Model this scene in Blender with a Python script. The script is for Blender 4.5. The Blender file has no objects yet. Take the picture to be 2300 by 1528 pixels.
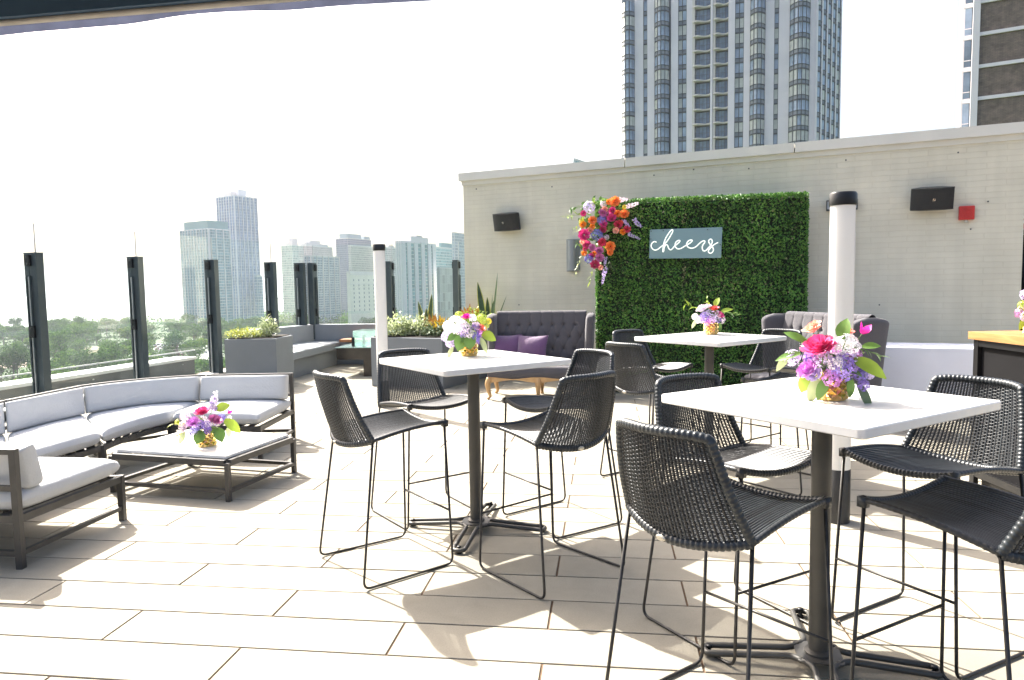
import bpy, math, random
from mathutils import Vector, Matrix
PI = math.pi
rnd = random.Random(7)
SC = bpy.context.scene
COL = SC.collection

# ------------------------------------------------------------------ camera
FPX, PITCH, ROLL, CAMZ = 1600.0, 0.0775, -0.016, 1.52
_F = Vector((0, math.cos(PITCH), -math.sin(PITCH)))
_U0 = Vector((0, math.sin(PITCH), math.cos(PITCH)))
_R0 = Vector((1, 0, 0))
_R = math.cos(ROLL) * _R0 + math.sin(ROLL) * _U0
_U = -math.sin(ROLL) * _R0 + math.cos(ROLL) * _U0
CAM = Vector((0, 0, CAMZ))

def ray(x, y):
    return _F + (x - 1150) / FPX * _R + (764 - y) / FPX * _U
def at_z(x, y, z=0.0):
    d = ray(x, y); return CAM + d * ((z - CAMZ) / d.z)
def at_y(x, y, Y):
    d = ray(x, y); return CAM + d * (Y / d.y)
def at_plane(x, y, P, n):
    d = ray(x, y); return CAM + d * ((P - CAM).dot(n) / d.dot(n))

cd = bpy.data.cameras.new('camera')
cd.sensor_width = 36.0; cd.lens = FPX / 2300 * 36.0
cd.clip_start = 0.05; cd.clip_end = 60000
cam = bpy.data.objects.new('camera', cd); COL.objects.link(cam)
M3 = Matrix((_R, _U, -_F)).transposed()
cam.matrix_world = Matrix.Translation(CAM) @ M3.to_4x4()
SC.camera = cam

# ------------------------------------------------------------------ colours / materials
def lin(c):
    def f(v): return v / 12.92 if v <= 0.04045 else ((v + 0.055) / 1.055) ** 2.4
    if isinstance(c, str):
        c = c.lstrip('#'); c = tuple(int(c[i:i + 2], 16) / 255 for i in (0, 2, 4))
        return tuple(f(v) for v in c)
    return tuple(c)

def new_mat(name):
    m = bpy.data.materials.new(name); m.use_nodes = True
    nt = m.node_tree; b = nt.nodes['Principled BSDF']
    return m, nt, b

def N(nt, t, **kw):
    n = nt.nodes.new(t)
    for k, v in kw.items(): setattr(n, k, v)
    return n

def mat(name, col, rough=0.5, metal=0.0, var=0.12, scale=8.0, bump=0.0, bscale=40.0, spec=None, island=0.0, sub=0.0, emit=None, coat=0.0, trans=0.0, sheen=0.0):
    """procedural material: noise varied colour, optional bump, optional variation per loose piece"""
    col = lin(col)
    m, nt, b = new_mat(name); L = nt.links.new
    tc = N(nt, 'ShaderNodeTexCoord')
    nz = N(nt, 'ShaderNodeTexNoise'); nz.inputs['Scale'].default_value = scale; nz.inputs['Detail'].default_value = 4
    L(tc.outputs['Object'], nz.inputs['Vector'])
    mr = N(nt, 'ShaderNodeMapRange'); mr.inputs['From Min'].default_value = .3; mr.inputs['From Max'].default_value = .7
    mr.inputs['To Min'].default_value = 1 - var; mr.inputs['To Max'].default_value = 1 + var
    L(nz.outputs['Fac'], mr.inputs['Value'])
    hs = N(nt, 'ShaderNodeHueSaturation'); hs.inputs['Color'].default_value = (*col, 1)
    fac = mr.outputs['Result']
    if island > 0:
        g = N(nt, 'ShaderNodeNewGeometry')
        m2 = N(nt, 'ShaderNodeMapRange'); m2.inputs['To Min'].default_value = 1 - island; m2.inputs['To Max'].default_value = 1 + island
        L(g.outputs['Random Per Island'], m2.inputs['Value'])
        mu = N(nt, 'ShaderNodeMath', operation='MULTIPLY'); L(fac, mu.inputs[0]); L(m2.outputs['Result'], mu.inputs[1]); fac = mu.outputs[0]
        m3 = N(nt, 'ShaderNodeMapRange'); m3.inputs['To Min'].default_value = .5 + island * .05; m3.inputs['To Max'].default_value = .5 - island * .05
        L(g.outputs['Random Per Island'], m3.inputs['Value']); L(m3.outputs['Result'], hs.inputs['Hue'])
    L(fac, hs.inputs['Value']); L(hs.outputs['Color'], b.inputs['Base Color'])
    b.inputs['Roughness'].default_value = rough; b.inputs['Metallic'].default_value = metal
    if spec is not None: b.inputs['Specular IOR Level'].default_value = spec
    if coat: b.inputs['Coat Weight'].default_value = coat
    if sheen: b.inputs['Sheen Weight'].default_value = sheen
    if emit:
        b.inputs['Emission Color'].default_value = (*lin(emit[0]), 1); b.inputs['Emission Strength'].default_value = emit[1]
    if bump:
        n2 = N(nt, 'ShaderNodeTexNoise'); n2.inputs['Scale'].default_value = bscale; n2.inputs['Detail'].default_value = 6
        L(tc.outputs['Object'], n2.inputs['Vector'])
        bp = N(nt, 'ShaderNodeBump'); bp.inputs['Strength'].default_value = bump; bp.inputs['Distance'].default_value = 0.01
        L(n2.outputs['Fac'], bp.inputs['Height']); L(bp.outputs['Normal'], b.inputs['Normal'])
    if sub > 0 or trans > 0:
        tr = N(nt, 'ShaderNodeBsdfTranslucent'); L(hs.outputs['Color'], tr.inputs['Color'])
        mx = N(nt, 'ShaderNodeMixShader'); mx.inputs[0].default_value = sub or trans
        L(b.outputs[0], mx.inputs[1]); L(tr.outputs[0], mx.inputs[2])
        L(mx.outputs[0], nt.nodes['Material Output'].inputs['Surface'])
    return m

M = {}
M['wicker'] = mat('wicker', (.020, .0235, .028), .38, var=.3, scale=30, island=.45, spec=.5)
M['wickerflat'] = mat('wickerflat', (.020, .023, .028), .58, var=.3, scale=60, spec=.22, bump=.5, bscale=150)
M['rod'] = mat('rod', (.032, .030, .028), .38, metal=.3, var=.4, scale=25)
M['quartz'] = mat('quartz', (.80, .79, .77), .18, var=.03, scale=20, bump=.01, bscale=200)
M['pole'] = mat('pole', (.075, .072, .066), .45, metal=.4, var=.12, scale=6, bump=.03, bscale=120)
M['badge'] = mat('badge', (.55, .52, .46), .3, metal=.8, var=.1)
M['fabric'] = mat('fabric', (.49, .495, .50), .9, var=.05, scale=3, bump=.35, bscale=60, sheen=.2)
M['sofaframe'] = mat('sofaframe', (.058, .056, .055), .42, metal=.3, var=.15, scale=10)
M['planter'] = mat('planter', (.17, .185, .20), .7, var=.06, scale=2.5, bump=.12, bscale=60)
M['parapet'] = mat('parapet', (.20, .215, .235), .65, var=.05, scale=2, bump=.1, bscale=50)
M['benchtop'] = mat('benchtop', (.50, .50, .49), .55, var=.08, scale=3, bump=.1)
M['post'] = mat('post', (.062, .080, .090), .33, metal=.35, var=.1, scale=5)
M['bracket'] = mat('bracket', (.012, .013, .015), .4, metal=.3)
M['bolt'] = mat('bolt', (.5, .5, .5), .25, metal=1)
M['alu'] = mat('alu', (.55, .56, .56), .35, metal=.6, var=.05)
M['ledge'] = mat('ledge', (.62, .61, .58), .6, var=.08, scale=2, bump=.1)
M['darkmetal'] = mat('darkmetal', (.07, .075, .08), .45, metal=.3, var=.1)
M['firebox'] = mat('firebox', (.030, .024, .020), .3, metal=.2, var=.6, scale=4, coat=.3)
M['acrylic_white'] = mat('acrylic_white', (.84, .83, .81), .22, var=.02, scale=3, sub=.15)
M['blackmetal'] = mat('blackmetal', (.014, .014, .015), .3, metal=.2, var=.1)
M['basegrey'] = mat('basegrey', (.045, .044, .043), .5, metal=.3, var=.15)
M['coping'] = mat('coping', (.66, .65, .59), .5, var=.05, scale=2, bump=.05)
M['speaker'] = mat('speaker', (.012, .013, .014), .55, var=.2, scale=60, bump=.3, bscale=400)
M['speakercase'] = mat('speakercase', (.05, .052, .052), .45, var=.1)
M['greysconce'] = mat('greysconce', (.30, .32, .33), .35, metal=.5, var=.05)
M['red'] = mat('red', (.50, .035, .03), .35, var=.06, scale=12, bump=.05)
M['cream'] = mat('cream', (.62, .60, .52), .5)
M['tuft'] = mat('tuft', (.078, .073, .082), .95, var=.08, scale=6, bump=.35, bscale=200, sheen=.25)
M['button'] = mat('button', (.05, .045, .048), .8)
M['ash'] = mat('ash', (.50, .30, .13), .45, var=.2, scale=7, bump=.08, bscale=40)
M['purple'] = mat('purple', (.10, .035, .12), .75, var=.18, scale=8, bump=.3, bscale=40, sheen=.9)
M['cloth'] = mat('cloth', (.72, .73, .80), .9, var=.03, scale=3, bump=.2, bscale=12)
M['black'] = mat('black', (.006, .006, .007), .8, var=.1, spec=.15)
M['gold'] = mat('gold', (.83, .58, .22), .22, metal=1.0, var=.06, scale=20)
M['neon'] = mat('neon', (.85, .86, .80), .3, var=.02, emit=((.95, 1, .88), .25))
M['leafdark'] = mat('leafdark', (.095, .235, .042), .55, var=.38, scale=2.6, island=.55, trans=.15)
M['leaffaded'] = mat('leaffaded', (.24, .24, .12), .6, var=.3, scale=5, island=.5, trans=.1)
M['hedgeback'] = mat('hedgeback', (.012, .022, .010), .9, var=.3)
M['leaf'] = mat('leaf', (.13, .25, .05), .45, var=.15, scale=10, island=.35, trans=.25)
M['leaflime'] = mat('leaflime', (.30, .42, .05), .45, var=.15, scale=10, island=.3, trans=.3)
M['leafpale'] = mat('leafpale', (.40, .46, .24), .5, var=.15, scale=10, island=.35, trans=.25)
M['leafyellow'] = mat('leafyellow', (.46, .48, .04), .5, var=.1, scale=10, island=.3, trans=.25)
M['leafgreyg'] = mat('leafgreyg', (.12, .17, .09), .5, var=.2, scale=10, island=.4, trans=.2)
M['snake'] = mat('snake', (.06, .10, .04), .4, var=.4, scale=14, trans=.1)
M['snakeedge'] = mat('snakeedge', (.45, .45, .10), .4, var=.1, trans=.1)
M['croton'] = mat('croton', (.30, .15, .03), .4, var=.3, scale=20, island=.7, trans=.15)
M['crotony'] = mat('crotony', (.55, .38, .03), .4, var=.3, scale=20, island=.5, trans=.15)
M['soil'] = mat('soil', (.03, .022, .015), .95, var=.4, scale=30, bump=.6)
M['stem'] = mat('stem', (.09, .15, .04), .6)
M['wood'] = None
FL = dict(rose='#e25590', hot='#e6529a', mauve='#d684b6', lilac='#dccbf0', purple='#a385d8', violet='#8a78cc', blue='#7a76c4', white='#f6f2f6',
          blush='#f2e2ec', peach='#f8bda6', coral='#e8705a', orange='#fa9a52', amber='#f29a3a', red='#de4f6a', crimson='#d25278', yellow='#e6d23a', green='#b9c95a', orchid='#e296e2', magenta='#d8309a')
for k, c in FL.items(): M['f_' + k] = mat('petal_' + k, c, .55, var=.12, scale=60, island=.22, trans=.22)

def wood_mat():
    m, nt, b = new_mat('bar_wood'); L = nt.links.new
    tc = N(nt, 'ShaderNodeTexCoord'); mp = N(nt, 'ShaderNodeMapping'); mp.inputs['Scale'].default_value = (14, 1.2, 14)
    L(tc.outputs['Object'], mp.inputs['Vector'])
    nz = N(nt, 'ShaderNodeTexNoise'); nz.inputs['Scale'].default_value = 2.2; nz.inputs['Detail'].default_value = 8; nz.inputs['Distortion'].default_value = 1.2
    L(mp.outputs[0], nz.inputs['Vector'])
    cr = N(nt, 'ShaderNodeValToRGB'); cr.color_ramp.elements[0].position = .3; cr.color_ramp.elements[1].position = .7
    cr.color_ramp.elements[0].color = (.27, .13, .045, 1); cr.color_ramp.elements[1].color = (.44, .24, .09, 1)
    L(nz.outputs['Fac'], cr.inputs[0]); L(cr.outputs[0], b.inputs['Base Color']); b.inputs['Roughness'].default_value = .4
    return m
M['wood'] = wood_mat()

def tile_mat():
    m, nt, b = new_mat('deck_porcelain'); L = nt.links.new
    g = N(nt, 'ShaderNodeNewGeometry'); tc = N(nt, 'ShaderNodeTexCoord')
    n1 = N(nt, 'ShaderNodeTexNoise'); n1.inputs['Scale'].default_value = 1.3; n1.inputs['Detail'].default_value = 8
    n2 = N(nt, 'ShaderNodeTexNoise'); n2.inputs['Scale'].default_value = 160; n2.inputs['Detail'].default_value = 3
    n3 = N(nt, 'ShaderNodeTexNoise'); n3.inputs['Scale'].default_value = 9; n3.inputs['Detail'].default_value = 10; n3.inputs['Distortion'].default_value = .6
    for n in (n1, n2, n3): L(tc.outputs['Object'], n.inputs['Vector'])
    def mr(src, a, c):
        r = N(nt, 'ShaderNodeMapRange'); r.inputs['From Min'].default_value = .25; r.inputs['From Max'].default_value = .75
        r.inputs['To Min'].default_value = a; r.inputs['To Max'].default_value = c; L(src, r.inputs['Value']); return r.outputs[0]
    r0 = N(nt, 'ShaderNodeMapRange'); r0.inputs['To Min'].default_value = .88; r0.inputs['To Max'].default_value = 1.08
    L(g.outputs['Random Per Island'], r0.inputs['Value'])
    v = r0.outputs[0]
    for s in (mr(n1.outputs['Fac'], .92, 1.06), mr(n2.outputs['Fac'], .90, 1.10), mr(n3.outputs['Fac'], .93, 1.05)):
        mu = N(nt, 'ShaderNodeMath', operation='MULTIPLY'); L(v, mu.inputs[0]); L(s, mu.inputs[1]); v = mu.outputs[0]
    hs = N(nt, 'ShaderNodeHueSaturation'); hs.inputs['Color'].default_value = (.305, .280, .226, 1); L(v, hs.inputs['Value'])
    L(hs.outputs[0], b.inputs['Base Color']); b.inputs['Roughness'].default_value = .8; b.inputs['Specular IOR Level'].default_value = .18
    bp = N(nt, 'ShaderNodeBump'); bp.inputs['Strength'].default_value = .15; bp.inputs['Distance'].default_value = .003
    L(n2.outputs['Fac'], bp.inputs['Height']); L(bp.outputs[0], b.inputs['Normal'])
    return m
M['tile'] = tile_mat()

def brick_mat(name, c1, c2, cm, bw, bh, mort, bump, rough=.6, var=.08, soft=.1, drips=0.0):
    """brick texture in the object's own x (along the wall) and z"""
    m, nt, b = new_mat(name); L = nt.links.new
    tc = N(nt, 'ShaderNodeTexCoord'); sp = N(nt, 'ShaderNodeSeparateXYZ'); L(tc.outputs['Object'], sp.inputs[0])
    ad = N(nt, 'ShaderNodeMath', operation='ADD'); L(sp.outputs['X'], ad.inputs[0]); L(sp.outputs['Y'], ad.inputs[1])
    cb = N(nt, 'ShaderNodeCombineXYZ'); L(ad.outputs[0], cb.inputs['X']); L(sp.outputs['Z'], cb.inputs['Y'])
    nw = N(nt, 'ShaderNodeTexNoise'); nw.inputs['Scale'].default_value = 3.0; nw.inputs['Detail'].default_value = 3
    L(tc.outputs['Object'], nw.inputs['Vector'])
    vm = N(nt, 'ShaderNodeVectorMath', operation='SCALE'); vm.inputs['Scale'].default_value = .026; L(nw.outputs['Color'], vm.inputs[0])
    va = N(nt, 'ShaderNodeVectorMath', operation='ADD'); L(cb.outputs[0], va.inputs[0]); L(vm.outputs[0], va.inputs[1])
    br = N(nt, 'ShaderNodeTexBrick'); L(va.outputs[0], br.inputs['Vector'])
    br.inputs['Color1'].default_value = (*lin(c1), 1); br.inputs['Color2'].default_value = (*lin(c2), 1); br.inputs['Mortar'].default_value = (*lin(cm), 1)
    br.inputs['Scale'].default_value = 1; br.inputs['Brick Width'].default_value = bw; br.inputs['Row Height'].default_value = bh
    br.inputs['Mortar Size'].default_value = mort; br.inputs['Mortar Smooth'].default_value = soft
    nz = N(nt, 'ShaderNodeTexNoise'); nz.inputs['Scale'].default_value = 1.6; nz.inputs['Detail'].default_value = 8
    L(tc.outputs['Object'], nz.inputs['Vector'])
    mr = N(nt, 'ShaderNodeMapRange'); mr.inputs['From Min'].default_value = .3; mr.inputs['From Max'].default_value = .7; mr.inputs['To Min'].default_value = 1 - var; mr.inputs['To Max'].default_value = 1 + var
    L(nz.outputs['Fac'], mr.inputs['Value'])
    mp = N(nt, 'ShaderNodeMapping'); mp.inputs['Scale'].default_value = (3.2, 3.2, .35); L(tc.outputs['Object'], mp.inputs['Vector'])
    n4 = N(nt, 'ShaderNodeTexNoise'); n4.inputs['Scale'].default_value = 2.0; n4.inputs['Detail'].default_value = 6; L(mp.outputs[0], n4.inputs['Vector'])
    m4 = N(nt, 'ShaderNodeMapRange'); m4.inputs['From Min'].default_value = .35; m4.inputs['From Max'].default_value = .72; m4.inputs['To Min'].default_value = 1.02; m4.inputs['To Max'].default_value = .94
    L(n4.outputs['Fac'], m4.inputs['Value']); mm4 = N(nt, 'ShaderNodeMath', operation='MULTIPLY'); L(m4.outputs[0], mm4.inputs[0]); L(mr.outputs[0], mm4.inputs[1])
    hs = N(nt, 'ShaderNodeHueSaturation'); L(br.outputs['Color'], hs.inputs['Color']); L(mm4.outputs[0], hs.inputs['Value'])
    L(hs.outputs[0], b.inputs['Base Color']); b.inputs['Roughness'].default_value = rough
    n2 = N(nt, 'ShaderNodeTexNoise'); n2.inputs['Scale'].default_value = 14; n2.inputs['Detail'].default_value = 8; L(tc.outputs['Object'], n2.inputs['Vector'])
    sb = N(nt, 'ShaderNodeMath', operation='SUBTRACT'); 
    m5 = N(nt, 'ShaderNodeMath', operation='MULTIPLY'); L(n2.outputs['Fac'], m5.inputs[0]); m5.inputs[1].default_value = .55
    L(m5.outputs[0], sb.inputs[0]); L(br.outputs['Fac'], sb.inputs[1])
    bp = N(nt, 'ShaderNodeBump'); bp.inputs['Strength'].default_value = bump; bp.inputs['Distance'].default_value = .012
    L(sb.outputs[0], bp.inputs['Height']); L(bp.outputs[0], b.inputs['Normal'])
    return m
M['paintbrick'] = brick_mat('painted_brick', (.66, .63, .51), (.64, .608, .49), (.605, .572, .455), .42, .0716, .0052, .42, .55, .07, .5)
M['brownbrick'] = brick_mat('brown_brick', (.25, .185, .15), (.20, .15, .125), (.15, .12, .10), .4, .12, .012, .2, .8, .25)

def facade_mat(name, glass, frame, fh, cw, spf=.28, mull=.1, rough=.25, var=.25, slab=None):
    """curtain wall: storeys of glass with spandrel bands and mullions, panes varied one by one"""
    m, nt, b = new_mat(name); L = nt.links.new
    tc = N(nt, 'ShaderNodeTexCoord'); sp = N(nt, 'ShaderNodeSeparateXYZ'); L(tc.outputs['Object'], sp.inputs[0])
    def op(o, a, c=None):
        n = N(nt, 'ShaderNodeMath', operation=o)
        for i, v in enumerate((a, c)):
            if v is None: continue
            if isinstance(v, (int, float)): n.inputs[i].default_value = v
            else: L(v, n.inputs[i])
        return n.outputs[0]
    xx = op('ADD', sp.outputs['X'], sp.outputs['Y'])
    u = op('DIVIDE', xx, cw); v = op('DIVIDE', sp.outputs['Z'], fh)
    fu = op('FRACT', u); fv = op('FRACT', v)
    isf = op('MAXIMUM', op('LESS_THAN', fu, mull), op('LESS_THAN', fv, spf))
    cb = N(nt, 'ShaderNodeCombineXYZ'); L(op('FLOOR', u), cb.inputs[0]); L(op('FLOOR', v), cb.inputs[1])
    wn = N(nt, 'ShaderNodeTexWhiteNoise'); L(cb.outputs[0], wn.inputs['Vector'])
    mr = N(nt, 'ShaderNodeMapRange'); mr.inputs['To Min'].default_value = 1 - var; mr.inputs['To Max'].default_value = 1 + var * 1.5; L(wn.outputs['Value'], mr.inputs['Value'])
    hs = N(nt, 'ShaderNodeHueSaturation'); hs.inputs['Color'].default_value = (*lin(glass), 1); L(mr.outputs[0], hs.inputs['Value'])
    mx = N(nt, 'ShaderNodeMix', data_type='RGBA'); L(isf, mx.inputs['Factor']); L(hs.outputs[0], mx.inputs['A']); mx.inputs['B'].default_value = (*lin(frame), 1)
    L(mx.outputs['Result'], b.inputs['Base Color'])
    rr = N(nt, 'ShaderNodeMapRange'); rr.inputs['To Min'].default_value = rough; rr.inputs['To Max'].default_value = .6; L(isf, rr.inputs['Value']); L(rr.outputs[0], b.inputs['Roughness'])
    return m

def glass_mat(name, tint, dust=.05, fres=1.0, dustcol=(.8, .9, .9)):
    m, nt, b = new_mat(name); nt.nodes.remove(b); L = nt.links.new
    t = N(nt, 'ShaderNodeBsdfTransparent'); t.inputs[0].default_value = (*tint, 1)
    g = N(nt, 'ShaderNodeBsdfGlossy'); g.inputs['Roughness'].default_value = .01
    lf = N(nt, 'ShaderNodeLayerWeight'); lf.inputs['Blend'].default_value = .5
    pw = N(nt, 'ShaderNodeMath', operation='POWER'); L(lf.outputs['Facing'], pw.inputs[0]); pw.inputs[1].default_value = 5
    lw = N(nt, 'ShaderNodeMath', operation='MULTIPLY_ADD'); L(pw.outputs[0], lw.inputs[0]); lw.inputs[1].default_value = .5; lw.inputs[2].default_value = .035
    tc = N(nt, 'ShaderNodeTexCoord'); nz = N(nt, 'ShaderNodeTexNoise'); nz.inputs['Scale'].default_value = 2.5; nz.inputs['Detail'].default_value = 6
    L(tc.outputs['Object'], nz.inputs['Vector'])
    mr = N(nt, 'ShaderNodeMapRange'); mr.inputs['From Min'].default_value = .3; mr.inputs['From Max'].default_value = .75; mr.inputs['To Min'].default_value = dust * .5; mr.inputs['To Max'].default_value = dust * 1.6
    L(nz.outputs['Fac'], mr.inputs['Value'])
    d = N(nt, 'ShaderNodeBsdfTranslucent'); d.inputs[0].default_value = (*dustcol, 1)
    m1 = N(nt, 'ShaderNodeMixShader'); L(lw.outputs[0], m1.inputs[0]); L(t.outputs[0], m1.inputs[1]); L(g.outputs[0], m1.inputs[2])
    m2 = N(nt, 'ShaderNodeMixShader'); L(mr.outputs[0], m2.inputs[0]); L(m1.outputs[0], m2.inputs[1]); L(d.outputs[0], m2.inputs[2])
    L(m2.outputs[0], nt.nodes['Material Output'].inputs['Surface'])
    return m
M['glass'] = glass_mat('screen_glass', (.955, .985, .985), .006, 1.12)
M['glassgreen'] = glass_mat('guard_glass', (.80, .93, .90), .08, 1.35)
M['glasstop'] = mat('glasstop', (.30, .42, .40), .08, var=.05, coat=.5)
M['acryl'] = glass_mat('sign_acrylic', (.75, .9, .95), .0, 1.3)

# ------------------------------------------------------------------ mesh builder
class MB:
    def __init__(s): s.v = []; s.f = []; s.m = []; s.mi = 0; s.ph = rnd.uniform(0, 6)
    def vert(s, p): s.v.append(tuple(p)); return len(s.v) - 1
    def face(s, *i): s.f.append(i); s.m.append(s.mi)
    def box(s, c, d, rz=0.0, taper=1.0):
        x, y, z = d[0] / 2, d[1] / 2, d[2] / 2; n = len(s.v); cs, sn = math.cos(rz), math.sin(rz)
        for dz in (-z, z):
            k = taper if dz > 0 else 1
            for dx, dy in ((-x, -y), (x, -y), (x, y), (-x, y)):
                dx *= k; dy *= k
                s.v.append((c[0] + dx * cs - dy * sn, c[1] + dx * sn + dy * cs, c[2] + dz))
        for q in ((3, 2, 1, 0), (4, 5, 6, 7), (0, 1, 5, 4), (1, 2, 6, 5), (2, 3, 7, 6), (3, 0, 4, 7)): s.face(*[n + i for i in q])
    def bar(s, a, b, w, h=None, up=(0, 0, 1)):
        """rectangular bar from a to b, w across, h tall"""
        h = h or w; a = Vector(a); b = Vector(b); d = (b - a).normalized(); up = Vector(up)
        if abs(d.dot(up)) > .99: up = Vector((0, 1, 0))
        x = d.cross(up).normalized() * w / 2; y = x.cross(d).normalized() * h / 2; n = len(s.v)
        for p in (a, b):
            for q in (-x - y, x - y, x + y, -x + y): s.v.append(tuple(p + q))
        for q in ((3, 2, 1, 0), (4, 5, 6, 7), (0, 1, 5, 4), (1, 2, 6, 5), (2, 3, 7, 6), (3, 0, 4, 7)): s.face(*[n + i for i in q])
    def tube(s, pts, r, seg=8, closed=False, cap=True, rf=None):
        pts = [Vector(p) for p in pts]; n = len(pts); rings = []
        t0 = (pts[1] - pts[0]).normalized(); up = Vector((0, 0, 1)) if abs(t0.z) < .9 else Vector((1, 0, 0))
        x = t0.cross(up).normalized()
        for i, p in enumerate(pts):
            if closed: t = (pts[(i + 1) % n] - pts[i - 1])
            else: t = pts[min(i + 1, n - 1)] - pts[max(i - 1, 0)]
            t = t.normalized() if t.length > 1e-9 else t0
            x = (x - t * x.dot(t)); x = x.normalized() if x.length > 1e-6 else t.orthogonal().normalized()
            y = t.cross(x); rr = rf(i) if rf else (r[i] if isinstance(r, (list, tuple)) else r)
            b = len(s.v); rings.append(b)
            for k in range(seg):
                a = 2 * PI * k / seg; s.v.append(tuple(p + x * math.cos(a) * rr + y * math.sin(a) * rr))
        for i in range(n if closed else n - 1):
            a, b = rings[i], rings[(i + 1) % n]
            for k in range(seg): s.face(a + k, a + (k + 1) % seg, b + (k + 1) % seg, b + k)
        if cap and not closed:
            s.face(*[rings[0] + k for k in reversed(range(seg))]); s.face(*[rings[-1] + k for k in range(seg)])
    def lathe(s, prof, seg=24, c=(0, 0, 0), cap=True):
        rings = []
        for r, z in prof:
            b = len(s.v); rings.append(b)
            for k in range(seg): a = 2 * PI * k / seg; s.v.append((c[0] + r * math.cos(a), c[1] + r * math.sin(a), c[2] + z))
        for a, b in zip(rings, rings[1:]):
            for k in range(seg): s.face(a + k, a + (k + 1) % seg, b + (k + 1) % seg, b + k)
        if cap: s.face(*[rings[0] + k for k in reversed(range(seg))]); s.face(*[rings[-1] + k for k in range(seg)])
    def prism(s, outline, z0, z1, bev=0.0):
        """vertical prism over a convex outline with a small bevel top and bottom"""
        o = [Vector((p[0], p[1])) for p in outline]; n = len(o)
        c = sum(o, Vector((0, 0))) / n
        ar = sum(o[i].x * o[(i + 1) % n].y - o[(i + 1) % n].x * o[i].y for i in range(n))
        if ar < 0: o.reverse()
        def inset(d):
            out = []
            for i in range(n):
                a, b, e = o[i - 1], o[i], o[(i + 1) % n]
                d1 = (b - a).normalized(); d2 = (e - b).normalized()
                n1 = Vector((-d1.y, d1.x)); n2 = Vector((-d2.y, d2.x)); m = (n1 + n2); m = m / max(m.dot(n1), .2) if m.length > 1e-6 else n1
                out.append(b + m * d)
            return out
        rows = [(o, z0), (o, z1)] if not bev else [(inset(bev), z0), (o, z0 + bev), (o, z1 - bev), (inset(bev), z1)]
        bs = []
        for r, z in rows:
            bs.append(len(s.v)); s.v += [(p.x, p.y, z) for p in r]
        for a, b in zip(bs, bs[1:]):
            for k in range(n): s.face(a + k, a + (k + 1) % n, b + (k + 1) % n, b + k)
        s.face(*[bs[0] + k for k in reversed(range(n))]); s.face(*[bs[-1] + k for k in range(n)])
    def grid(s, fn, nu, nv, flip=False):
        b = len(s.v)
        for i in range(nu + 1):
            for j in range(nv + 1): s.v.append(tuple(fn(i / nu, j / nv)))
        for i in range(nu):
            for j in range(nv):
                a = b + i * (nv + 1) + j; q = (a, a + nv + 1, a + nv + 2, a + 1)
                s.face(*(q[::-1] if flip else q))
    def pillow(s, P, Nf, H, nu=16, nv=10, pw=7, e=.38, puff=.0):
        """closed soft cushion about a mid surface P(u,v), thickness H either side along Nf(u,v)"""
        def w(t): return .5 - .5 * math.cos(PI * t)
        def h(u, v):
            a = 1 - abs(2 * u - 1) ** pw; b = 1 - abs(2 * v - 1) ** pw
            return H * (max(a, 0) * max(b, 0)) ** e + (puff * math.sin(PI * u) * math.sin(PI * v) * (1 + .5 * math.sin(5 * u + 9 * v + s.ph) * math.sin(7 * v - 4 * u + s.ph)) if puff else 0)
        top = lambda i, j: Vector(P(w(i), w(j))) + Vector(Nf(w(i), w(j))) * h(w(i), w(j))
        bot = lambda i, j: Vector(P(w(i), w(j))) - Vector(Nf(w(i), w(j))) * h(w(i), w(j))
        s.grid(top, nu, nv); s.grid(bot, nu, nv, True)
    def leaf(s, base, d, up, L, W, curl=.2, n=3, tip=True):
        base = Vector(base); d = Vector(d).normalized(); up = Vector(up); side = d.cross(up)
        side = side.normalized() if side.length > 1e-5 else d.orthogonal().normalized()
        nn = side.cross(d).normalized(); prev = None
        for i in range(n + 1):
            t = i / n; w = W * math.sin(PI * min(.08 + t * .92, 1)) ** .7 * .5 if tip else W * .5
            if i == n and tip: w = W * .03
            c = base + d * (L * t) - nn * (curl * L * t * t)
            a = s.vert(c - side * w + nn * w * .25); m_ = s.vert(c); b = s.vert(c + side * w + nn * w * .25)
            if prev: s.face(prev[0], prev[1], m_, a); s.face(prev[1], prev[2], b, m_)
            prev = (a, m_, b)
    def build(s, name, mats, parent=None, smooth=True, world=False, merge=False, auto=None):
        me = bpy.data.meshes.new(name)
        v = s.v
        if world and parent is not None:
            o = parent.location; v = [(p[0] - o.x, p[1] - o.y, p[2] - o.z) for p in v]
        me.from_pydata(v, [], s.f)
        if not isinstance(mats, (list, tuple)): mats = [mats]
        for m in mats: me.materials.append(m)
        if len(mats) > 1:
            me.polygons.foreach_set('material_index', s.m)
        if merge:
            import bmesh
            bm = bmesh.new(); bm.from_mesh(me); bmesh.ops.remove_doubles(bm, verts=bm.verts, dist=1e-5); bm.to_mesh(me); bm.free()
        if smooth:
            me.polygons.foreach_set('use_smooth', [True] * len(me.polygons))
            if auto is not None: me.set_sharp_from_angle(angle=math.radians(auto))
        me.update()
        ob = bpy.data.objects.new(name, me); COL.objects.link(ob)
        if parent is not None: ob.parent = parent
        return ob

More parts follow.
